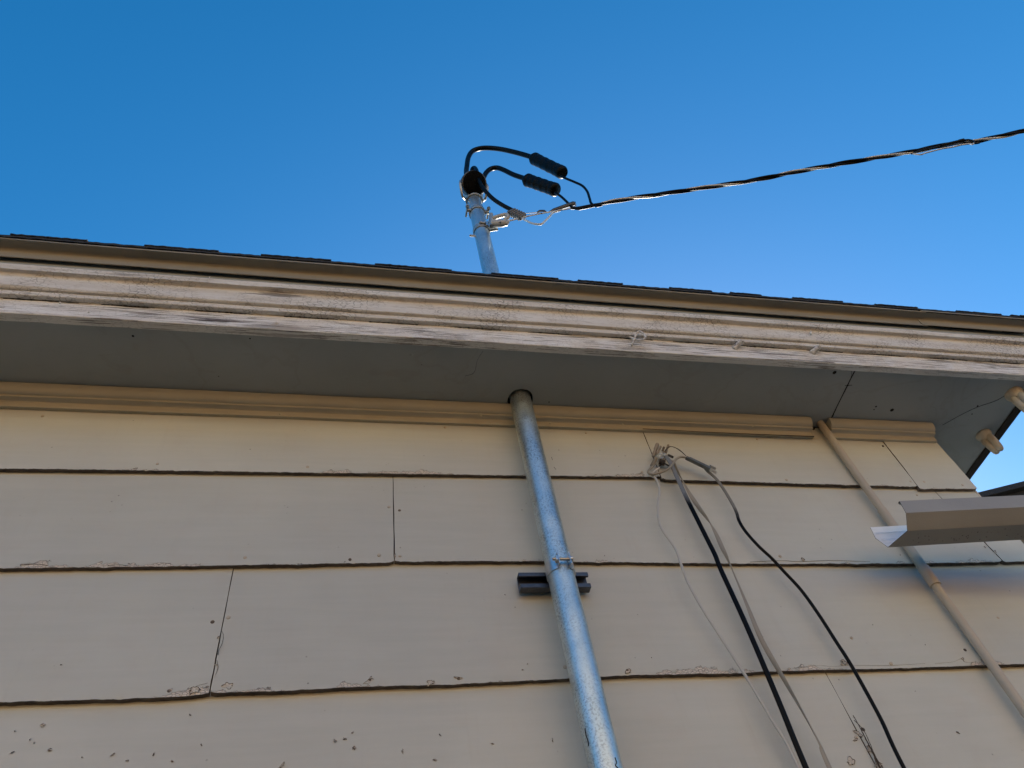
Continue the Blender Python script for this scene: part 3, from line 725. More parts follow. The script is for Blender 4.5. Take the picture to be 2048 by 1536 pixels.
# clamp collar below the hood, two bolts
def collar(z, r, h, th, parent, mat, name='clamp_collar'):
    m = MB(); m.pipe((MX, MY, z-h/2), (MX, MY, z+h/2), r+th, r, 48); return m.build(name, mat, parent, bevel=.0008)
zc = P(946, 412, MY-.03).z
cl = collar(zc, .0305, .020, .004, mast, MGALV2)
for s_ in (-1, 1):
    m = MB(); m.box((MX+s_*.036-.010, MY-.017, zc-.010), (MX+s_*.036+.012, MY-.004, zc+.010)); m.build('ear', MGALV2, cl, bevel=.003)
    m = MB(); m.tube([(MX+s_*.044, MY-.034, zc), (MX+s_*.044, MY+.02, zc)], .0042, 10); m.tube([(MX+s_*.044, MY-.030, zc), (MX+s_*.044, MY-.022, zc)], .0085, 6); m.build('bolt', MGALV2, cl, smooth=30)
m = MB(); zb_ = P(930, 471, MY).z
m.tube([(MX-.003, MY, zb_+.002), (MX-.052, MY-.002, zb_)], .0042, 10); m.build('through_bolt', MGALV2, mast)

# insulator clamp on the mast
zi = P(958, 449, MY-.03).z
ic = thing('insulator_clamp', (MX, MY, zi), 'galvanised band clamp on the mast below the weatherhead holding the grey insulator', 'clamp')
m = MB(); m.pipe((MX, MY, zi-.013), (MX, MY, zi+.013), .0335, .0305, 48)
m.build('band', MGALV2, ic, bevel=.001)
ea = Vector((MX+.030, MY-.014, zi))
m = MB()
for k in (-1, 1): m.tube(smoothpath([ea + Vector((0, 0, k*.010)), ea + Vector((.016, -.006, k*.012)), ea + Vector((.030, -.008, k*.009))]), .006, 10)
m.build('ear', MGALV2, ic)
m = MB(); m.tube([(MX-.012, MY-.038, zi+.004), (MX+.024, MY-.034, zi+.004)], .004, 10)
for x_ in (-.008, .012): m.tube([(MX+x_, MY-.040, zi+.006), (MX+x_, MY-.030, zi+.006)], .0065, 6)
m.build('bolt', MGALV2, ic)
DP = Vector((MX, MY-.03, 0)); TH_ = R(18); DNRM = Vector((math.sin(TH_), math.cos(TH_), 0))   # upright plane the drop cable hangs in
def W(u, v, off=0.0): return PV(u, v, DP - DNRM*off, DNRM)
Z1 = lambda x, y: (860 + x/5.12, 260 + y/5.12)            # position read off an enlargement of the mast head
def ZW(x, y, off=0.0): u, v = Z1(x, y); return W(u, v, off)
a, b = ZW(622, 960), ZW(800, 955)
m = MB()
m.tube(smoothpath([ZW(625,865), ZW(625,920), ZW(630,985)]), .009, 12)
m.build('insulator_yoke', MGALV2, ic)
ax = (b-a).normalized()
m = MB(); m.tube(smoothpath([ZW(640,905), ZW(700,885), ZW(775,868), ZW(800,890), ZW(770,915)]), .0085, 12); m.build('insulator_lobe', MPOR, ic)
m = MB(); m.tube([ZW(642,955), ZW(660,957), ZW(740,955), ZW(785,950), ZW(808,942)], [.017, .0185, .0185, .015, .006], 20, flat=.8); m.build('insulator_lobe', MPOR, ic)
m = MB(); m.tube([ZW(720,948,.018), ZW(720,948,.026)], .0045, 8); m.tube([ZW(590,985), ZW(582,965), ZW(598,940)], .006, 8); m.build('bolt', MSTEEL, ic)

# ------------------------------------------------------------------ mast conductors and drop cable
def sleeve(a, b, r, parent, seed):
    m = MB(); N = 40; t = b - a; pts = []; rs = []
    for k in range(N+1):
        q = k/N; pts.append(a + t*q)
        base = r * (0.55 + .45*min(1, q/.10)) if q < .10 else (r if q < .96 else r*(1 - (q-.96)*6))
        rib = .0013 * (math.sin(q*34) > .55) + .0008*fbm(q*30, seed)
        if .16 < q < .86: rs.append(base*.93 + rib)
        else: rs.append(base + .0006*fbm(q*20, seed))
    m.tube(pts, rs, 22); 
    # wrinkled underside fins
    up = Vector((0,0,1)); side = t.cross(up).normalized()
    for k in range(9):
        q = .18 + .075*k; c = a + t*q - up*(r*.86)
        m.tube([c - side*r*.35, c - up*.003, c + side*r*.35], .0016, 6)
    return m.build('splice_sleeve', MTAPE, parent, smooth=50)
def conductor(pts, r, label, name='service_conductor', mat=None, cat='cable', group='conductors looping out of the weatherhead'):
    pts = smoothpath(pts, 8); o = thing(name, pts[0], label, cat, group)
    m = MB(); m.tube(pts, r, 16); m.build('jacket', mat or MBLK, o); return o
c1 = conductor([ZW(385,520,.01), ZW(372,440), ZW(378,370), ZW(392,285), ZW(430,222), ZW(500,192), ZW(590,184), ZW(720,196), ZW(860,226), ZW(960,253), ZW(1060,284)], .0115, 'black conductor making the highest, largest loop out of the weatherhead')
sleeve(ZW(1040,280), ZW(1368,442), .029, c1, 3)
m = MB(); m.tube(smoothpath([ZW(1340,472), ZW(1400,500), ZW(1480,533), ZW(1560,572), ZW(1610,630), ZW(1634,700), ZW(1652,752), ZW(1700,778), ZW(1760,768)], 8), .0052, 12); m.build('tail_wire', MBLK, c1)
c2 = conductor([ZW(520,540,.01), ZW(550,485), ZW(578,435), ZW(625,398), ZW(690,388), ZW(760,412), ZW(860,460), ZW(985,502)], .0110, 'black conductor making the middle loop to the lower splice sleeve')
sleeve(ZW(968,503), ZW(1300,618), .029, c2, 8)
m = MB(); m.tube(smoothpath([ZW(1280,640), ZW(1340,680), ZW(1400,735), ZW(1450,785), ZW(1510,808), ZW(1590,797), ZW(1690,775)], 8), .0052, 12); m.build('tail_wire', MBLK, c2)
c3 = conductor([ZW(420,470,.035), ZW(432,402,.04), ZW(458,388,.045), ZW(480,425,.05), ZW(500,520,.045), ZW(555,610,.035), ZW(640,700,.02), ZW(740,768,.01), ZW(850,826)], .0088, 'black neutral conductor dropping across the weatherhead face to the ribbed connector')
m = MB(); A, B = ZW(822,835), ZW(955,893); t = (B-A).normalized(); up = Vector((0,0,1)); up = (up - t*up.dot(t)).normalized(); sd_ = t.cross(up)
M4 = Matrix.Translation(A) @ Matrix((t, sd_, up)).transposed().to_4x4(); L = (B-A).length
m.box((0,-.009,-.017),(L,.009,.017),0,M4)
for k in range(5): m.box((L*.12+k*L*.17,-.012,-.0185),(L*.12+k*L*.17+L*.08,.012,.0185),0,M4)
m.build('tap_connector', MCONN, c3, bevel=.002)
m = MB(); m.tube(smoothpath([ZW(945,905), ZW(990,930), ZW(1050,957), ZW(1135,964), ZW(1180,930), ZW(1225,885), ZW(1262,845), ZW(1330,822)], 8), .0042, 10); m.build('tail_wire', MALU, c3)

path = [ZW(1440,800), ZW(1520,800), ZW(1620,783), ZW(1720,763), W(1260,397), W(1400,377), W(1520,358), W(1640,334.5), W(1720,321), W(1820,304), W(1900,288), W(1950,283), W(2048,262)]
e = path[-1] - path[-2]
for k in range(1, 12): path.append(path[12] + Vector((e.x, e.y, e.z*.98)) * (k*1.5) + Vector((0,0,.004*k*k)))
ctr = smoothpath(path, 14)
drop = thing('overhead_drop_cable', path[0], 'twisted bundle of black insulated wires and a bare messenger crossing the sky to the right', 'cable')
def strand(ph, rad, r, mat, name, pitch=.34):
    s_ = 0; pts = []
    for i, p in enumerate(ctr):
        if i: s_ += (p - ctr[i-1]).length
        t = (ctr[min(i+1, len(ctr)-1)] - ctr[max(i-1, 0)]).normalized(); u = Vector((0,0,1)); u = (u - t*u.z).normalized(); w_ = t.cross(u)
        a = 2*math.pi*s_/pitch + ph + .6*fbm(s_*2, ph); rr = rad*(1+.25*fbm(s_*5, ph+4)) * min(1, .3 + s_*4)
        pts.append(p + u*math.cos(a)*rr + w_*math.sin(a)*rr)
    m = MB(); m.tube(pts, r, 10); m.build(name, mat, drop)
strand(0, .0066, .0050, MBLK, 'insulated_wire'); strand(2.3, .0066, .0050, MBLK, 'insulated_wire'); strand(4.3, .0080, .0042, MALU, 'bare_messenger')
# straight messenger end from the insulator to the wedge clamp
m = MB(); m.tube(smoothpath([ZW(800,935), ZW(960,893), ZW(1100,862), ZW(1240,838), ZW(1450,802)]), .0028, 8); m.build('messenger_end', MALU, drop)
wc = thing('wedge_clamp', ZW(1240,840), 'small dark dead-end wedge clamp holding the drop cable beside the mast', 'clamp')
m = MB(); m.tube([ZW(1225,838), ZW(1270,820), ZW(1380,782), ZW(1470,752), ZW(1488,752)], [.004, .0095, .0105, .012, .009], 14, flat=.7); m.build('wedge_body', simple('clamp_dark', (.09,.09,.09), .5, .5), wc)
m = MB(); m.tube(smoothpath([ZW(1480,745), ZW(1492,770), ZW(1470,800)]), .003, 8); m.build('clamp_lip', MGALV2, wc)
m = MB(); m.tube(smoothpath([ZW(790,862), ZW(880,856), ZW(1000,852), ZW(1110,843)]), .0016, 6); m.tube(smoothpath([ZW(770,930), ZW(860,915), ZW(960,888), ZW(1050,868), ZW(1130,852)]), .0018, 6); m.build('bail_wire', MALU, wc)
m = MB(); m.tube([ZW(1100,840), ZW(1125,828), ZW(1165,828), ZW(1192,845)], [.004,.0065,.0065,.004], 10, flat=.6); m.tube([ZW(1100,852), ZW(1150,855)], .003, 8); m.build('bail_clip', MWIRE, wc)
Z8 = lambda x, y: W(1640 + x/5.02, 220 + y/5.02, .012)
tc = thing('cable_splice', Z8(1210,350), 'black ribbed splice sleeve on the drop cable near the right edge', 'splice')
m = MB(); pts = [Z8(1212,358) + (Z8(1442,305)-Z8(1212,358))*(k/16) for k in range(17)]
m.tube(pts, [.0078 if (k < 4 or k > 12) else .0062 + .0005*(k % 2) for k in range(17)], 14); m.build('sleeve', MTAPE, tc)
m = MB(); m.tube(smoothpath([Z8(1435,305), Z8(1490,300), Z8(1535,312), Z8(1550,335), Z8(1600,330)]), .0038, 8); m.tube(smoothpath([Z8(920,440), Z8(1000,412), Z8(1100,392), Z8(1215,358)]), .0034, 8); m.build('tail_wire', MBLK, tc)
m = MB(); m.tube(smoothpath([Z8(1240,385), Z8(1330,372), Z8(1420,350), Z8(1500,340), Z8(1530,345), Z8(1548,332)]), .0030, 8); m.tube(smoothpath([Z8(930,440), Z8(1010,448), Z8(1060,432), Z8(1160,405), Z8(1240,385)]), .0028, 8); m.build('bare_tail', MALU, tc)

# ------------------------------------------------------------------ strut channel with pipe strap
pL = P(1039, 1160, D-.021); pR = P(1179, 1160, D-.021)
zcn = P(1110, 1166, D-.010).z
st = thing('strut_channel', ((pL.x+pR.x)/2, D, zcn), 'short dark steel strut channel fixed to the siding behind the mast', 'bracket')
m = MB(); h2 = .0205; dY = .0215; t_ = .0026; x0, x1 = pL.x, pR.x
prof = [(0,-h2),(dY,-h2),(dY,-h2+.0105),(dY-.006,-h2+.0105),(dY-.006,-h2+.0085),(dY-t_,-h2+.0085),(dY-t_,-h2+t_),(t_,-h2+t_)]
prof = prof + [(y, -z) for y, z in prof[::-1]]
n = len(prof)
vs = [(x, D-.0004-y, zcn+z) for x in (x0, x1) for y, z in prof]
m.add(vs, [(k, (k+1) % n, n+(k+1) % n, n+k) for k in range(n)])
half = n//2                                                   # end caps as quads (C section)
for o_ in (0, n):
    for k in range(n//2 - 1): m.f.append([o_+k, o_+k+1, o_+n-2-k, o_+n-1-k]) if False else None
def capc(o_):
    i = o_; q = [(0,1,6,7),(1,2,5,6),(2,3,4,5)]
    for f in q: m.f.append([i+a for a in f]); m.m.append(0)
    for f in q: m.f.append([i+n-1-a for a in f]); m.m.append(0)
    m.f.append([i+0, i+7, i+8, i+15]); m.m.append(0)
capc(0); capc(n)
m.build('channel', MSTRUT, st, bevel=.0005, smooth=30)
for k in (0, 1):
    m = MB(); p = Vector((x0 + .014 + .026*k, D-.003, zcn-.004)); m.lathe(p, (0,-1,0), [(.006,0),(.006,.003),(.0045,.0045),(.001,.005)], 6 if k else 14); m.build('anchor_bolt', MSTEEL, st)
ps = thing('pipe_strap', (MX, MY-.03, zcn), 'shiny two-piece strap with bolt clamping the mast to the strut channel', 'strap')
def half_band(s_):
    m = MB(); r0, r1 = .0306, .0326; n = 26; hh = .0155; pts = []
    for k in range(n+1):
        a = math.pi*.5*0 + (math.pi - .623)*k/n
        ang = math.pi/2 + 0 - 0  # start at the wall side (+y) and go round to the ear (-y)
        th = math.pi/2 - s_*(a + .18)
        pts.append((math.cos(th), math.sin(th), r0, r1))
    sec = []
    # channel-side leg
    def add(x, y, dx, dy): sec.append((x, y, dx, dy))
    c, s2 = pts[0][0], pts[0][1]
    add(c*r0*.9, .050, 0, 0)
    prof_i = [(c*r1 - s_*0.0, .050)] + [(p[0]*r0, p[1]*r0) for p in pts]
    prof_o = [(c*r1 + s_*.002, .050)] + [(p[0]*r1, p[1]*r1) for p in pts]
    ex_, ey_ = pts[-1][0], pts[-1][1]
    ear_i = [(s_*.0120, -.0320), (s_*.0120, -.047)]
    ear_o = [(s_*.0141, -.0330), (s_*.0141, -.047)]
    pi_, po_ = prof_i + ear_i, prof_o + ear_o
    N = len(pi_); vs = []
    for z in (-hh, hh):
        for (x, y) in pi_: vs.append((MX+x, MY+y, zcn+z))
        for (x, y) in po_: vs.append((MX+x, MY+y, zcn+z))
    fs = []
    for k in range(N-1):
        fs += [(k, k+1, 2*N+k+1, 2*N+k), (N+k, N+k+1, 3*N+k+1, 3*N+k), (k, k+1, N+k+1, N+k), (2*N+k, 2*N+k+1, 3*N+k+1, 3*N+k)]
    fs += [(0, N, 3*N, 2*N), (N-1, 2*N-1, 4*N-1, 3*N-1)]
    m.add(vs, fs); return m.build('half_band', MSTEEL, ps, smooth=35)
half_band(-1); half_band(1)
yb_ = MY - .0405
m = MB(); m.tube([(MX-.0255, yb_, zcn), (MX+.018, yb_, zcn)], .0034, 12); m.tube([(MX+.0143, yb_, zcn), (MX+.0195, yb_, zcn)], .0064, 14); m.build('bolt', MSTEEL, ps, smooth=30)
m = MB(); m.box((MX-.0195, yb_-.0065, zcn-.0065), (MX-.0143, yb_+.0065, zcn+.0065)); m.build('square_nut', MSTEEL, ps, bevel=.0008)

# ------------------------------------------------------------------ thin painted conduit
pa = P(1704, 935, D-.013); pb = P(1981, 1325, D-.013); PX = (pa.x*.6 + pb.x*.4)
pc = thing('painted_conduit', (PX, D-.013, .9), 'thin beige painted conduit running up the siding into the dark gap by the corner', 'conduit')
lx = lambda z: pa.x + (pb.x-pa.x)*(z-pa.z)/(pb.z-pa.z)
m = MB(); m.tube([(lx(z)+fbm(z*3)*.0006, D-.0125+fbm(z*2, 4)*.0008, z) for z in [.9 + (ZS+.012-.9)*k/40 for k in range(41)]], .0112, 28); m.build('pipe', MCPNT, pc)
zk0 = P(1873, 1171, D-.013).z; zk1 = P(1846, 1136, D-.013).z; zk2 = P(1760, 1020, D-.013).z
m = MB(); m.lathe((lx(zk0), D-.0125, zk0), (0,0,1), [(.0125,0),(.0142,.0008),(.0145,.003),(.0145,zk1-zk0-.002),(.0138,zk1-zk0),(.012,zk1-zk0+.0005)], 32); m.build('coupling', MCPNT, pc)
m = MB(); m.tube([(lx(zk1-.005), D-.0125, zk1-.005), (lx(zk2), D-.0125, zk2)], .0126, 28); m.build('sleeve', MCPNT, pc)

# ------------------------------------------------------------------ gutter at the lower right
ZG = CAM.z + 1.05
ga, gb = PH(1815, 1062, ZG), PH(1776, 1095, ZG)             # front and back of its bottom at the open end
gyaw = -R(4.8); gd = Vector((math.cos(gyaw), math.sin(gyaw), 0)); gn = Vector((-gd.y, gd.x, 0))   # along, and towards the wall
gut = thing('rain_gutter', ga, 'open-ended beige metal rain gutter jutting in at the lower right, pale inside', 'gutter')
def gw(u, v, n_, p0): return PV(u, v, p0, n_)
wB = (gb-ga).dot(gn); shift = (gb-ga).dot(gd)
bt = PV(1740, 1055, gb, gn.copy()); ft = PV(1799, 1002, ga - gn*.030, gn.copy()); fc = PV(1812, 1026, ga - gn*.030, gn.copy())
bm1 = PV(1751, 1077, gb + gn*.004, gn.copy())
sec = []
def loc(p): q = p - ga; return (q.dot(gn), q.z, q.dot(gd))
secp = [loc(bt), loc(bm1), loc(gb), (loc(gb)[0]*.5, .0, shift*.5), loc(ga), (loc(ga)[0]-.0035, .0025, -.0005), loc(PV(1813.5,1040, ga-gn*.018, gn.copy())), loc(fc), loc(ft), (loc(ft)[0]+.008, loc(ft)[1]+.001, loc(ft)[2]), (loc(ft)[0]+.008, loc(ft)[1]-.006, loc(ft)[2])]
GL = 2.6
m = MB(); n = len(secp); vs = []; cols = 40
for c in range(cols+1):
    s_ = GL*c/cols
    for (a_, z_, sh) in secp:
        along = s_ + sh*(1 - min(1, s_/.08)) if c else sh
        vs.append(ga + gn*a_ + gd*along + Vector((0,0,z_ + fbm(s_*3)*.0006*(1 if c else 0))))
inner = []
th = .0011
cen = (sum(p[0] for p in secp[:9])/9, .03)
for c in range(cols+1):
    for k in range(n):
        p = vs[c*n+k]
        a0 = secp[max(0, k-1)]; a1 = secp[min(n-1, k+1)]; tx, tz = a1[0]-a0[0], a1[1]-a0[1]; l = math.hypot(tx, tz) or 1
        nx_, nz_ = tz/l, -tx/l
        if (cen[0]-secp[k][0])*nx_ + (cen[1]-secp[k][1])*nz_ < 0: nx_, nz_ = -nx_, -nz_
        if k >= 9: nx_, nz_ = 0, 0
        inner.append(p + gn*nx_*th + Vector((0,0,nz_*th)))
NN = len(vs)
fo = [(c*n+k, (c+1)*n+k, (c+1)*n+k+1, c*n+k+1) for c in range(cols) for k in range(n-1)]
m.add(vs, fo, 0)
o_ = m.add(inner, [], 0)
for c in range(cols):
    for k in range(8): m.f.append([o_+c*n+k, o_+c*n+k+1, o_+(c+1)*n+k+1, o_+(c+1)*n+k]); m.m.append(1)
for k in range(8): m.f.append([k, k+1, o_+k+1, o_+k]); m.m.append(2)
for c in range(cols): m.f.append([c*n, (c+1)*n, o_+(c+1)*n, o_+c*n]); m.m.append(0)
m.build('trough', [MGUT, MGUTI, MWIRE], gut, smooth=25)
m = MB()                                                    # ribs pressed into the inner back wall
for q in (.30, .62, .80):
    k = q
    A_ = Vector(vs[0])*(1-k) + Vector(vs[2])*k
    A_ = A_ - gn*.0016; m.tube([A_ + gd*.001, A_ + gd*.35], .0009, 6)
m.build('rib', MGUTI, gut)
m = MB()
rnd = random.Random(5)
for q in range(60):                                         # dirt specks stuck to the underside
    s_ = rnd.uniform(.03, .45); a_ = rnd.uniform(.2, .8)
    p = ga + gn*(loc(gb)[0]*a_) + gd*(s_ + shift*.0) + Vector((0,0,-.0002)); l = rnd.uniform(.0006, .0018)
    m.lathe(p, (0,0,-1), [(l,0),(l*.8,.0005),(l*.1,.0007)], 6)
tag(m.build('dirt_specks', MWIRE, gut), kind='stuff')

# ------------------------------------------------------------------ neighbour's roof behind the corner
nb = thing('neighbour_house', (6.2, 4.2, 0), 'dark shingled roof of the next house just above the gutter at the right edge', 'house')
YN = 3.6
r0 = P(1935, 990, YN); r1 = P(2048, 962, YN); dr = (r1 - r0)
e0 = r0 - dr*.35; e1 = r0 + dr*9
def slab(a, b, th, y0, y1, mat, name):
    m = MB(); t = Vector((0,0,th)); m.add([(a.x,y0,a.z),(b.x,y0,b.z),(b.x,y1,b.z),(a.x,y1,a.z)] + [(a.x,y0,a.z-th),(b.x,y0,b.z-th),(b.x,y1,b.z-th),(a.x,y1,a.z-th)], [(0,1,2,3),(4,5,6,7),(0,1,5,4),(1,2,6,5),(2,3,7,6),(3,0,4,7)]); return m.build(name, mat, nb, smooth=0)
slab(e0, e1, .05, YN, YN+6, MSH, 'roof')
slab(e0 + Vector((.02,0,-.052)), e1 + Vector((0,0,-.052)), .12, YN+.05, YN+.09, MDARK, 'rake_board')
m = MB(); m.add([(e0.x+.5, YN+.4, 0), (e1.x, YN+.4, 0), (e1.x, YN+.4, e1.z-.1), (e0.x+.5, YN+.4, e0.z-.1 + (e1.z-e0.z)*.5/(e1.x-e0.x)), (e0.x+.5, YN+5.6, 0), (e1.x, YN+5.6, 0), (e1.x, YN+5.6, e1.z-.1), (e0.x+.5, YN+5.6, e0.z-.1)], [(0,1,2,3),(4,5,6,7),(0,3,7,4),(1,2,6,5)])
m.build('wall', simple('neighbour_stucco', (.16,.15,.13), .9, 0, .01, 12, .35), nb, smooth=0)

# ------------------------------------------------------------------ porcelain wire holders under the side eave
def wire_holder(label, loc, rz, tilt=0, sc=1.0):
    o = thing('wire_holder', loc, label, 'wire holder', 'porcelain wire holders under the side eave')
    base = Vector(loc)
    Mx = Matrix.Translation(base) @ Matrix.Rotation(rz, 4, 'Z') @ Matrix.Rotation(tilt, 4, 'Y') @ Matrix.Scale(sc, 4)
    def T(m_): m_.v = [Mx @ p for p in m_.v]; return m_
    m = MB(); m.lathe((0,0,.002), (0,0,-1), [(.018,0),(.021,.003),(.0215,.008),(.019,.014),(.017,.020),(.016,.028)], 28); T(m).build('base', MKNOB, o)
    for s_ in (-1, 1):
        m = MB(); pts = []
        for k in range(25):
            a = 2*math.pi*k/24; x = math.sin(a)*.0125; z = -.040 + math.cos(a)*.0225
            pts.append((x, s_*(.0075 + .0015*math.cos(a)), z))
        m.tube(pts, .0088, 12, cap=False, flat=.85, up=(0,1,0)); T(m).build('lobe', MKNOB, o)
    m = MB(); m.tube([(0,-.012,-.040),(0,.012,-.040)], .006, 10); T(m).build('pin', MGALV2, o)
    return o
wh1 = PH(1965, 868, ZS); wh2 = PH(2026, 786, ZS)
wire_holder('knobbly beige porcelain wire holder hanging from the side soffit, whole in view', wh1, R(25), R(-6), 1.2)
wire_holder('larger looking porcelain wire holder cut by the right edge, higher up the side soffit', wh2, R(30), R(4), 1.3)

# ------------------------------------------------------------------ hook and tube bushings on the fascia
hk = thing('wire_hook', P(1270, 691, Y1), 'white painted pigtail wire hook screwed into the fascia', 'hook')
Z7 = lambda x, y, off: P(1180 + x/3.413, 560 + y/3.413, Y1 - off)
m = MB(); m.tube(smoothpath([Z7(280,452,-.004), Z7(288,440,.004), Z7(305,395,.014), Z7(322,358,.022), Z7(345,352,.026), Z7(368,372,.026), Z7(380,395,.024), Z7(360,407,.020), Z7(320,406,.014), Z7(285,395,.008), Z7(255,380,.004)], 8), .0028, 10); m.build('hook_wire', MFAS, hk)
for (bx, by, tx, ty, lab) in ((980, 472, 1040, 415, 'hollow white stub tube poking out of the fascia, nearer the wire hook'), (1512, 502, 1572, 450, 'hollow white stub tube poking out of the fascia, nearer the house corner')):
    b_ = Z7(bx, by, -.003); t_ = Z7(tx, ty, .022)
    o = thing('tube_bushing', b_, lab, 'tube', 'hollow stub tubes on the fascia')
    m = MB(); m.pipe(b_, t_, .0080, .0040, 24); m.build('tube', MFAS, o, bevel=.0006)
    m = MB(); dd = (t_-b_).normalized(); m.lathe(b_ + dd*.002, dd, [(.0102,0),(.0098,.003),(.0082,.008)], 20); m.build('flange', MFAS, o)
    m = MB(); m.tube([b_ + dd*.01, t_ - dd*.002], .0041, 12); m.build('dark_bore', MDARK, o)
pk = MB(); q0 = Z7(1506, 335, .022); q1 = Z7(1508, 370, .034)
pk.tube([q0 + Vector((0,.01,0)), q0, q1], [.0018,.0022,.0028], 10)
tag(pk.build('bent_nail', MFAS), 'bent painted nail standing out of the crown moulding above the right stub tube', 'nail')
# little splinter leaning across the crown's top groove
sp = MB(); sp.tube([P(415, 562, Y4-.002), P(420, 553, Y4-.004)], .0008, 6)
tag(sp.build('wood_splinter', MFAS), 'thin pale splinter lodged on the top edge of the crown moulding at left', 'splinter')

# ------------------------------------------------------------------ cable anchor cluster and cables on the wall
Z2 = lambda x, y, off=.02: P(1260 + x/5.12, 840 + y/5.12, D - off)
cl = thing('cable_anchor', Z2(320,380,0), 'clump of painted pegs, clips and ties anchoring the cables to the siding', 'anchor')
for (x0_, y0_, x1_, y1_, r_, off) in ((282,242,236,378,.0056,.022),(316,266,276,352,.0034,.030),(352,272,330,326,.0036,.028),(394,252,366,338,.0034,.024)):
    m = MB(); A_, B_ = Z2(x0_, y0_, off+.008), Z2(x1_, y1_, off-.006); N = 14
    m.tube([A_ + (B_-A_)*k/N for k in range(N+1)], [r_*(.75 if k in (0, N) else 1 if k not in (7, 8) else .82) for k in range(N+1)], 14); m.build('peg', MPEG, cl)
m = MB(); m.tube(smoothpath([Z2(300,378,.030), Z2(322,342,.036), Z2(382,350,.036), Z2(352,402,.030), Z2(302,378,.030)], 3), .0012, 8)
m.tube(smoothpath([Z2(318,316,.030), Z2(345,335,.040), Z2(350,360,.040), Z2(330,372,.03)], 5), .0014, 8)
m.tube(smoothpath([Z2(270,360,.02), Z2(300,345,.034), Z2(330,352,.036), Z2(345,370,.03)], 5), .0016, 8)
m.tube(smoothpath([Z2(285,420,.015), Z2(300,395,.03), Z2(330,388,.034), Z2(360,380,.03)], 5), .0018, 8); m.build('clip', MSTEEL, cl)
m = MB(); A_, B_ = Z2(268,388,.024), Z2(226,470,.018); N = 30
m.tube([A_ + (B_-A_)*k/N for k in range(N+1)], [.0048 + .0008*(1 if (k//2) % 2 else -1) for k in range(N+1)], 14); m.build('strain_relief', MCBEI, cl)
m = MB(); m.box((-.014,-.010,-.011),(.003,.002,.011), 0, Matrix.Translation(Z2(345,440,.008)) @ Matrix.Rotation(R(25),4,'Y')); m.build('anchor_block', MEDGE, cl, bevel=.002)
m = MB(); m.tube([Z2(395,360,.012), Z2(435,380,.03)], .0035, 10); m.tube([Z2(300,470,.006), Z2(345,440,.02), Z2(400,470,.006)], .0022, 8); m.build('screw', MWIRE, cl)

def cable(px, mat, r, label, flat=1.0, twist=0.0, offs=None, n=12, name='wall_cable', group='cables hanging down the siding from the anchor'):
    pts = [P(u, v, D - (offs[i] if offs else .020)) for i, (u, v) in enumerate(px)]
    d_ = pts[-1] - pts[-2]; pts += [pts[-1] + Vector((d_.x*.15, 0, -.3)), pts[-1] + Vector((d_.x*.2, 0, -.95))]
    pts = smoothpath(pts, 10); m = MB(); m.tube(pts, r, n, flat=flat, twist=twist, up=(1, 0, 0) if flat < 1 else None)
    return tag(m.build(name, mat), label, 'cable', group)
zz = lambda *a: [(1260 + x/5.12, 840 + y/5.12) for x, y in a]
cable(zz((300,490),(225,555),(262,600),(290,655),(305,740),(293,820),(286,900),(292,1000),(312,1085),(360,1170),(420,1250),(465,1320),(495,1390),(520,1470)) + [(1376,1165),(1404,1216),(1440,1272),(1490,1350),(1545,1442),(1598,1536)], MCGRY, .0034, 'thin pale grey cable, the leftmost, wavering down the siding from the anchor')
cable(zz((362,370),(390,400),(430,470),(470,560),(530,690),(600,840),(690,1020),(790,1220),(870,1380)) + [(1442,1140),(1478,1218),(1512,1295),(1560,1409),(1612,1536)], MTWIN, .0066, 'flat black twin cable, the thickest, hanging second from the left', flat=.5, offs=[.034,.034,.032]+[.026]*11)
cable(zz((400,410),(440,440),(480,510),(525,595),(580,700),(640,800),(715,910),(790,1010),(835,1080),(880,1165),(945,1310),(990,1400)) + [(1464,1138),(1492,1205),(1522,1277),(1560,1345),(1596,1408),(1639,1487),(1659,1536)], MCBEI, .0054, 'flat beige cable with twists, hanging beside the flat black cable', flat=.32, twist=14.0, n=14)
cable([(1411,938)] + zz((800,530),(865,585),(920,650),(985,750),(1060,880),(1095,960),(1120,1040),(1190,1150),(1320,1295),(1450,1415)) + [(1565,1140),(1602,1180),(1638,1230),(1672,1283),(1705,1335),(1760,1435),(1808,1536)], MRND, .0044, 'round black cable, the rightmost, curving out of the grey drop clamp', flat=.8)
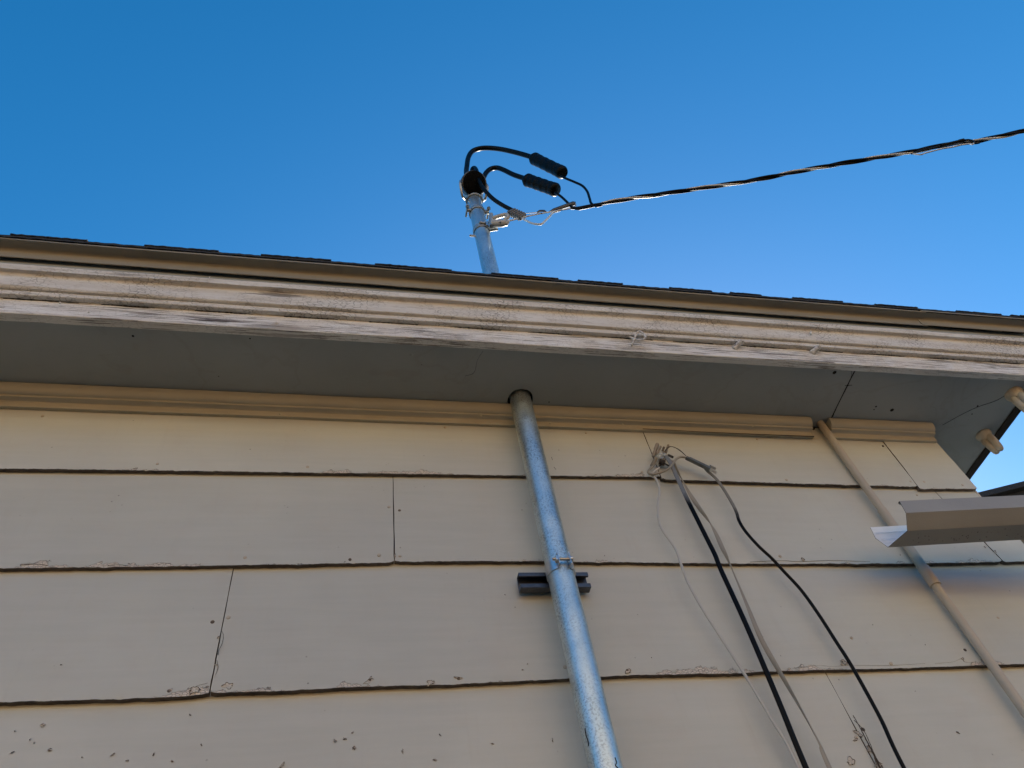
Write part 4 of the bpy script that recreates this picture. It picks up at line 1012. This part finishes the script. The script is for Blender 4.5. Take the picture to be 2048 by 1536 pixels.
lp = MB(); lp.tube(smoothpath([Z2(262,440,.02), Z2(205,500,.018), Z2(185,535,.02), Z2(215,556,.024), Z2(290,545,.03), Z2(370,512,.034), Z2(430,462,.034), Z2(465,408,.034), Z2(515,378,.034), Z2(580,385,.034)], 8), .0032, 12)
tag(lp.build('jumper_cable', MCBEI), 'short beige cable looping under the anchor to the grey drop clamp', 'cable')
dc = thing('drop_clamp', Z2(700,440,.03), 'ribbed dark grey drop-wire clamp with folded bright metal end, right of the anchor', 'clamp')
MDC = simple('weathered_grey_metal', (.17,.19,.19), .42, .5, .0004, 200, .2)
A_, B_ = Z2(575,382,.034), Z2(822,502,.034); t = (B_-A_); L = t.length; t.normalize(); yv = Vector((0,-1,0)); yv = (yv - t*yv.dot(t)).normalized(); zv = t.cross(yv)
if zv.z < 0: zv = -zv
M4 = Matrix.Translation(A_) @ Matrix((t, yv, zv)).transposed().to_4x4()
m = MB(); n = 14; vs = []
for x_ in [L*k/20 for k in range(21)]:
    for k in range(n+1):
        a = math.pi*(-.35 + 1.35*k/n); r_ = .0072 if x_ > .01 else .0055
        vs.append(M4 @ Vector((x_, math.cos(a)*r_*.8, math.sin(a)*r_)))
m.add(vs, [(i*(n+1)+k, (i+1)*(n+1)+k, (i+1)*(n+1)+k+1, i*(n+1)+k+1) for i in range(20) for k in range(n)]); 
m.box((0,-.005,-.0052),(L,.0052,-.001),0,M4); m.build('clamp_shell', MDC, dc)
m = MB()
for k in range(24): m.box((.004+k*L/25,.0045,-.0066),(.004+k*L/25+L/50,.0066,-.0010),0,M4)
m.build('ribs', MDC, dc)
m = MB(); m.box((L-.004,-.004,-.0005),(L+.016,-.0028,.0095),0,M4); m.box((L-.006,-.0034,.0075),(L+.014,.007,.0088),0,M4); m.box((L-.002,-.0034,-.0052),(L+.019,.006,-.0040),0,M4); m.build('folded_end', MALU, dc, bevel=.0004)
m = MB()
for o_ in (0, 14): m.tube(smoothpath([Z2(350,330,.03), Z2(372+o_,292,.036), Z2(410+o_,272,.04), Z2(465+o_,285+o_*.3,.04), Z2(520+o_*.6,322,.038), Z2(575,368,.034)], 8), .0008, 6)
m.build('bail_wire', MWIRE, dc)
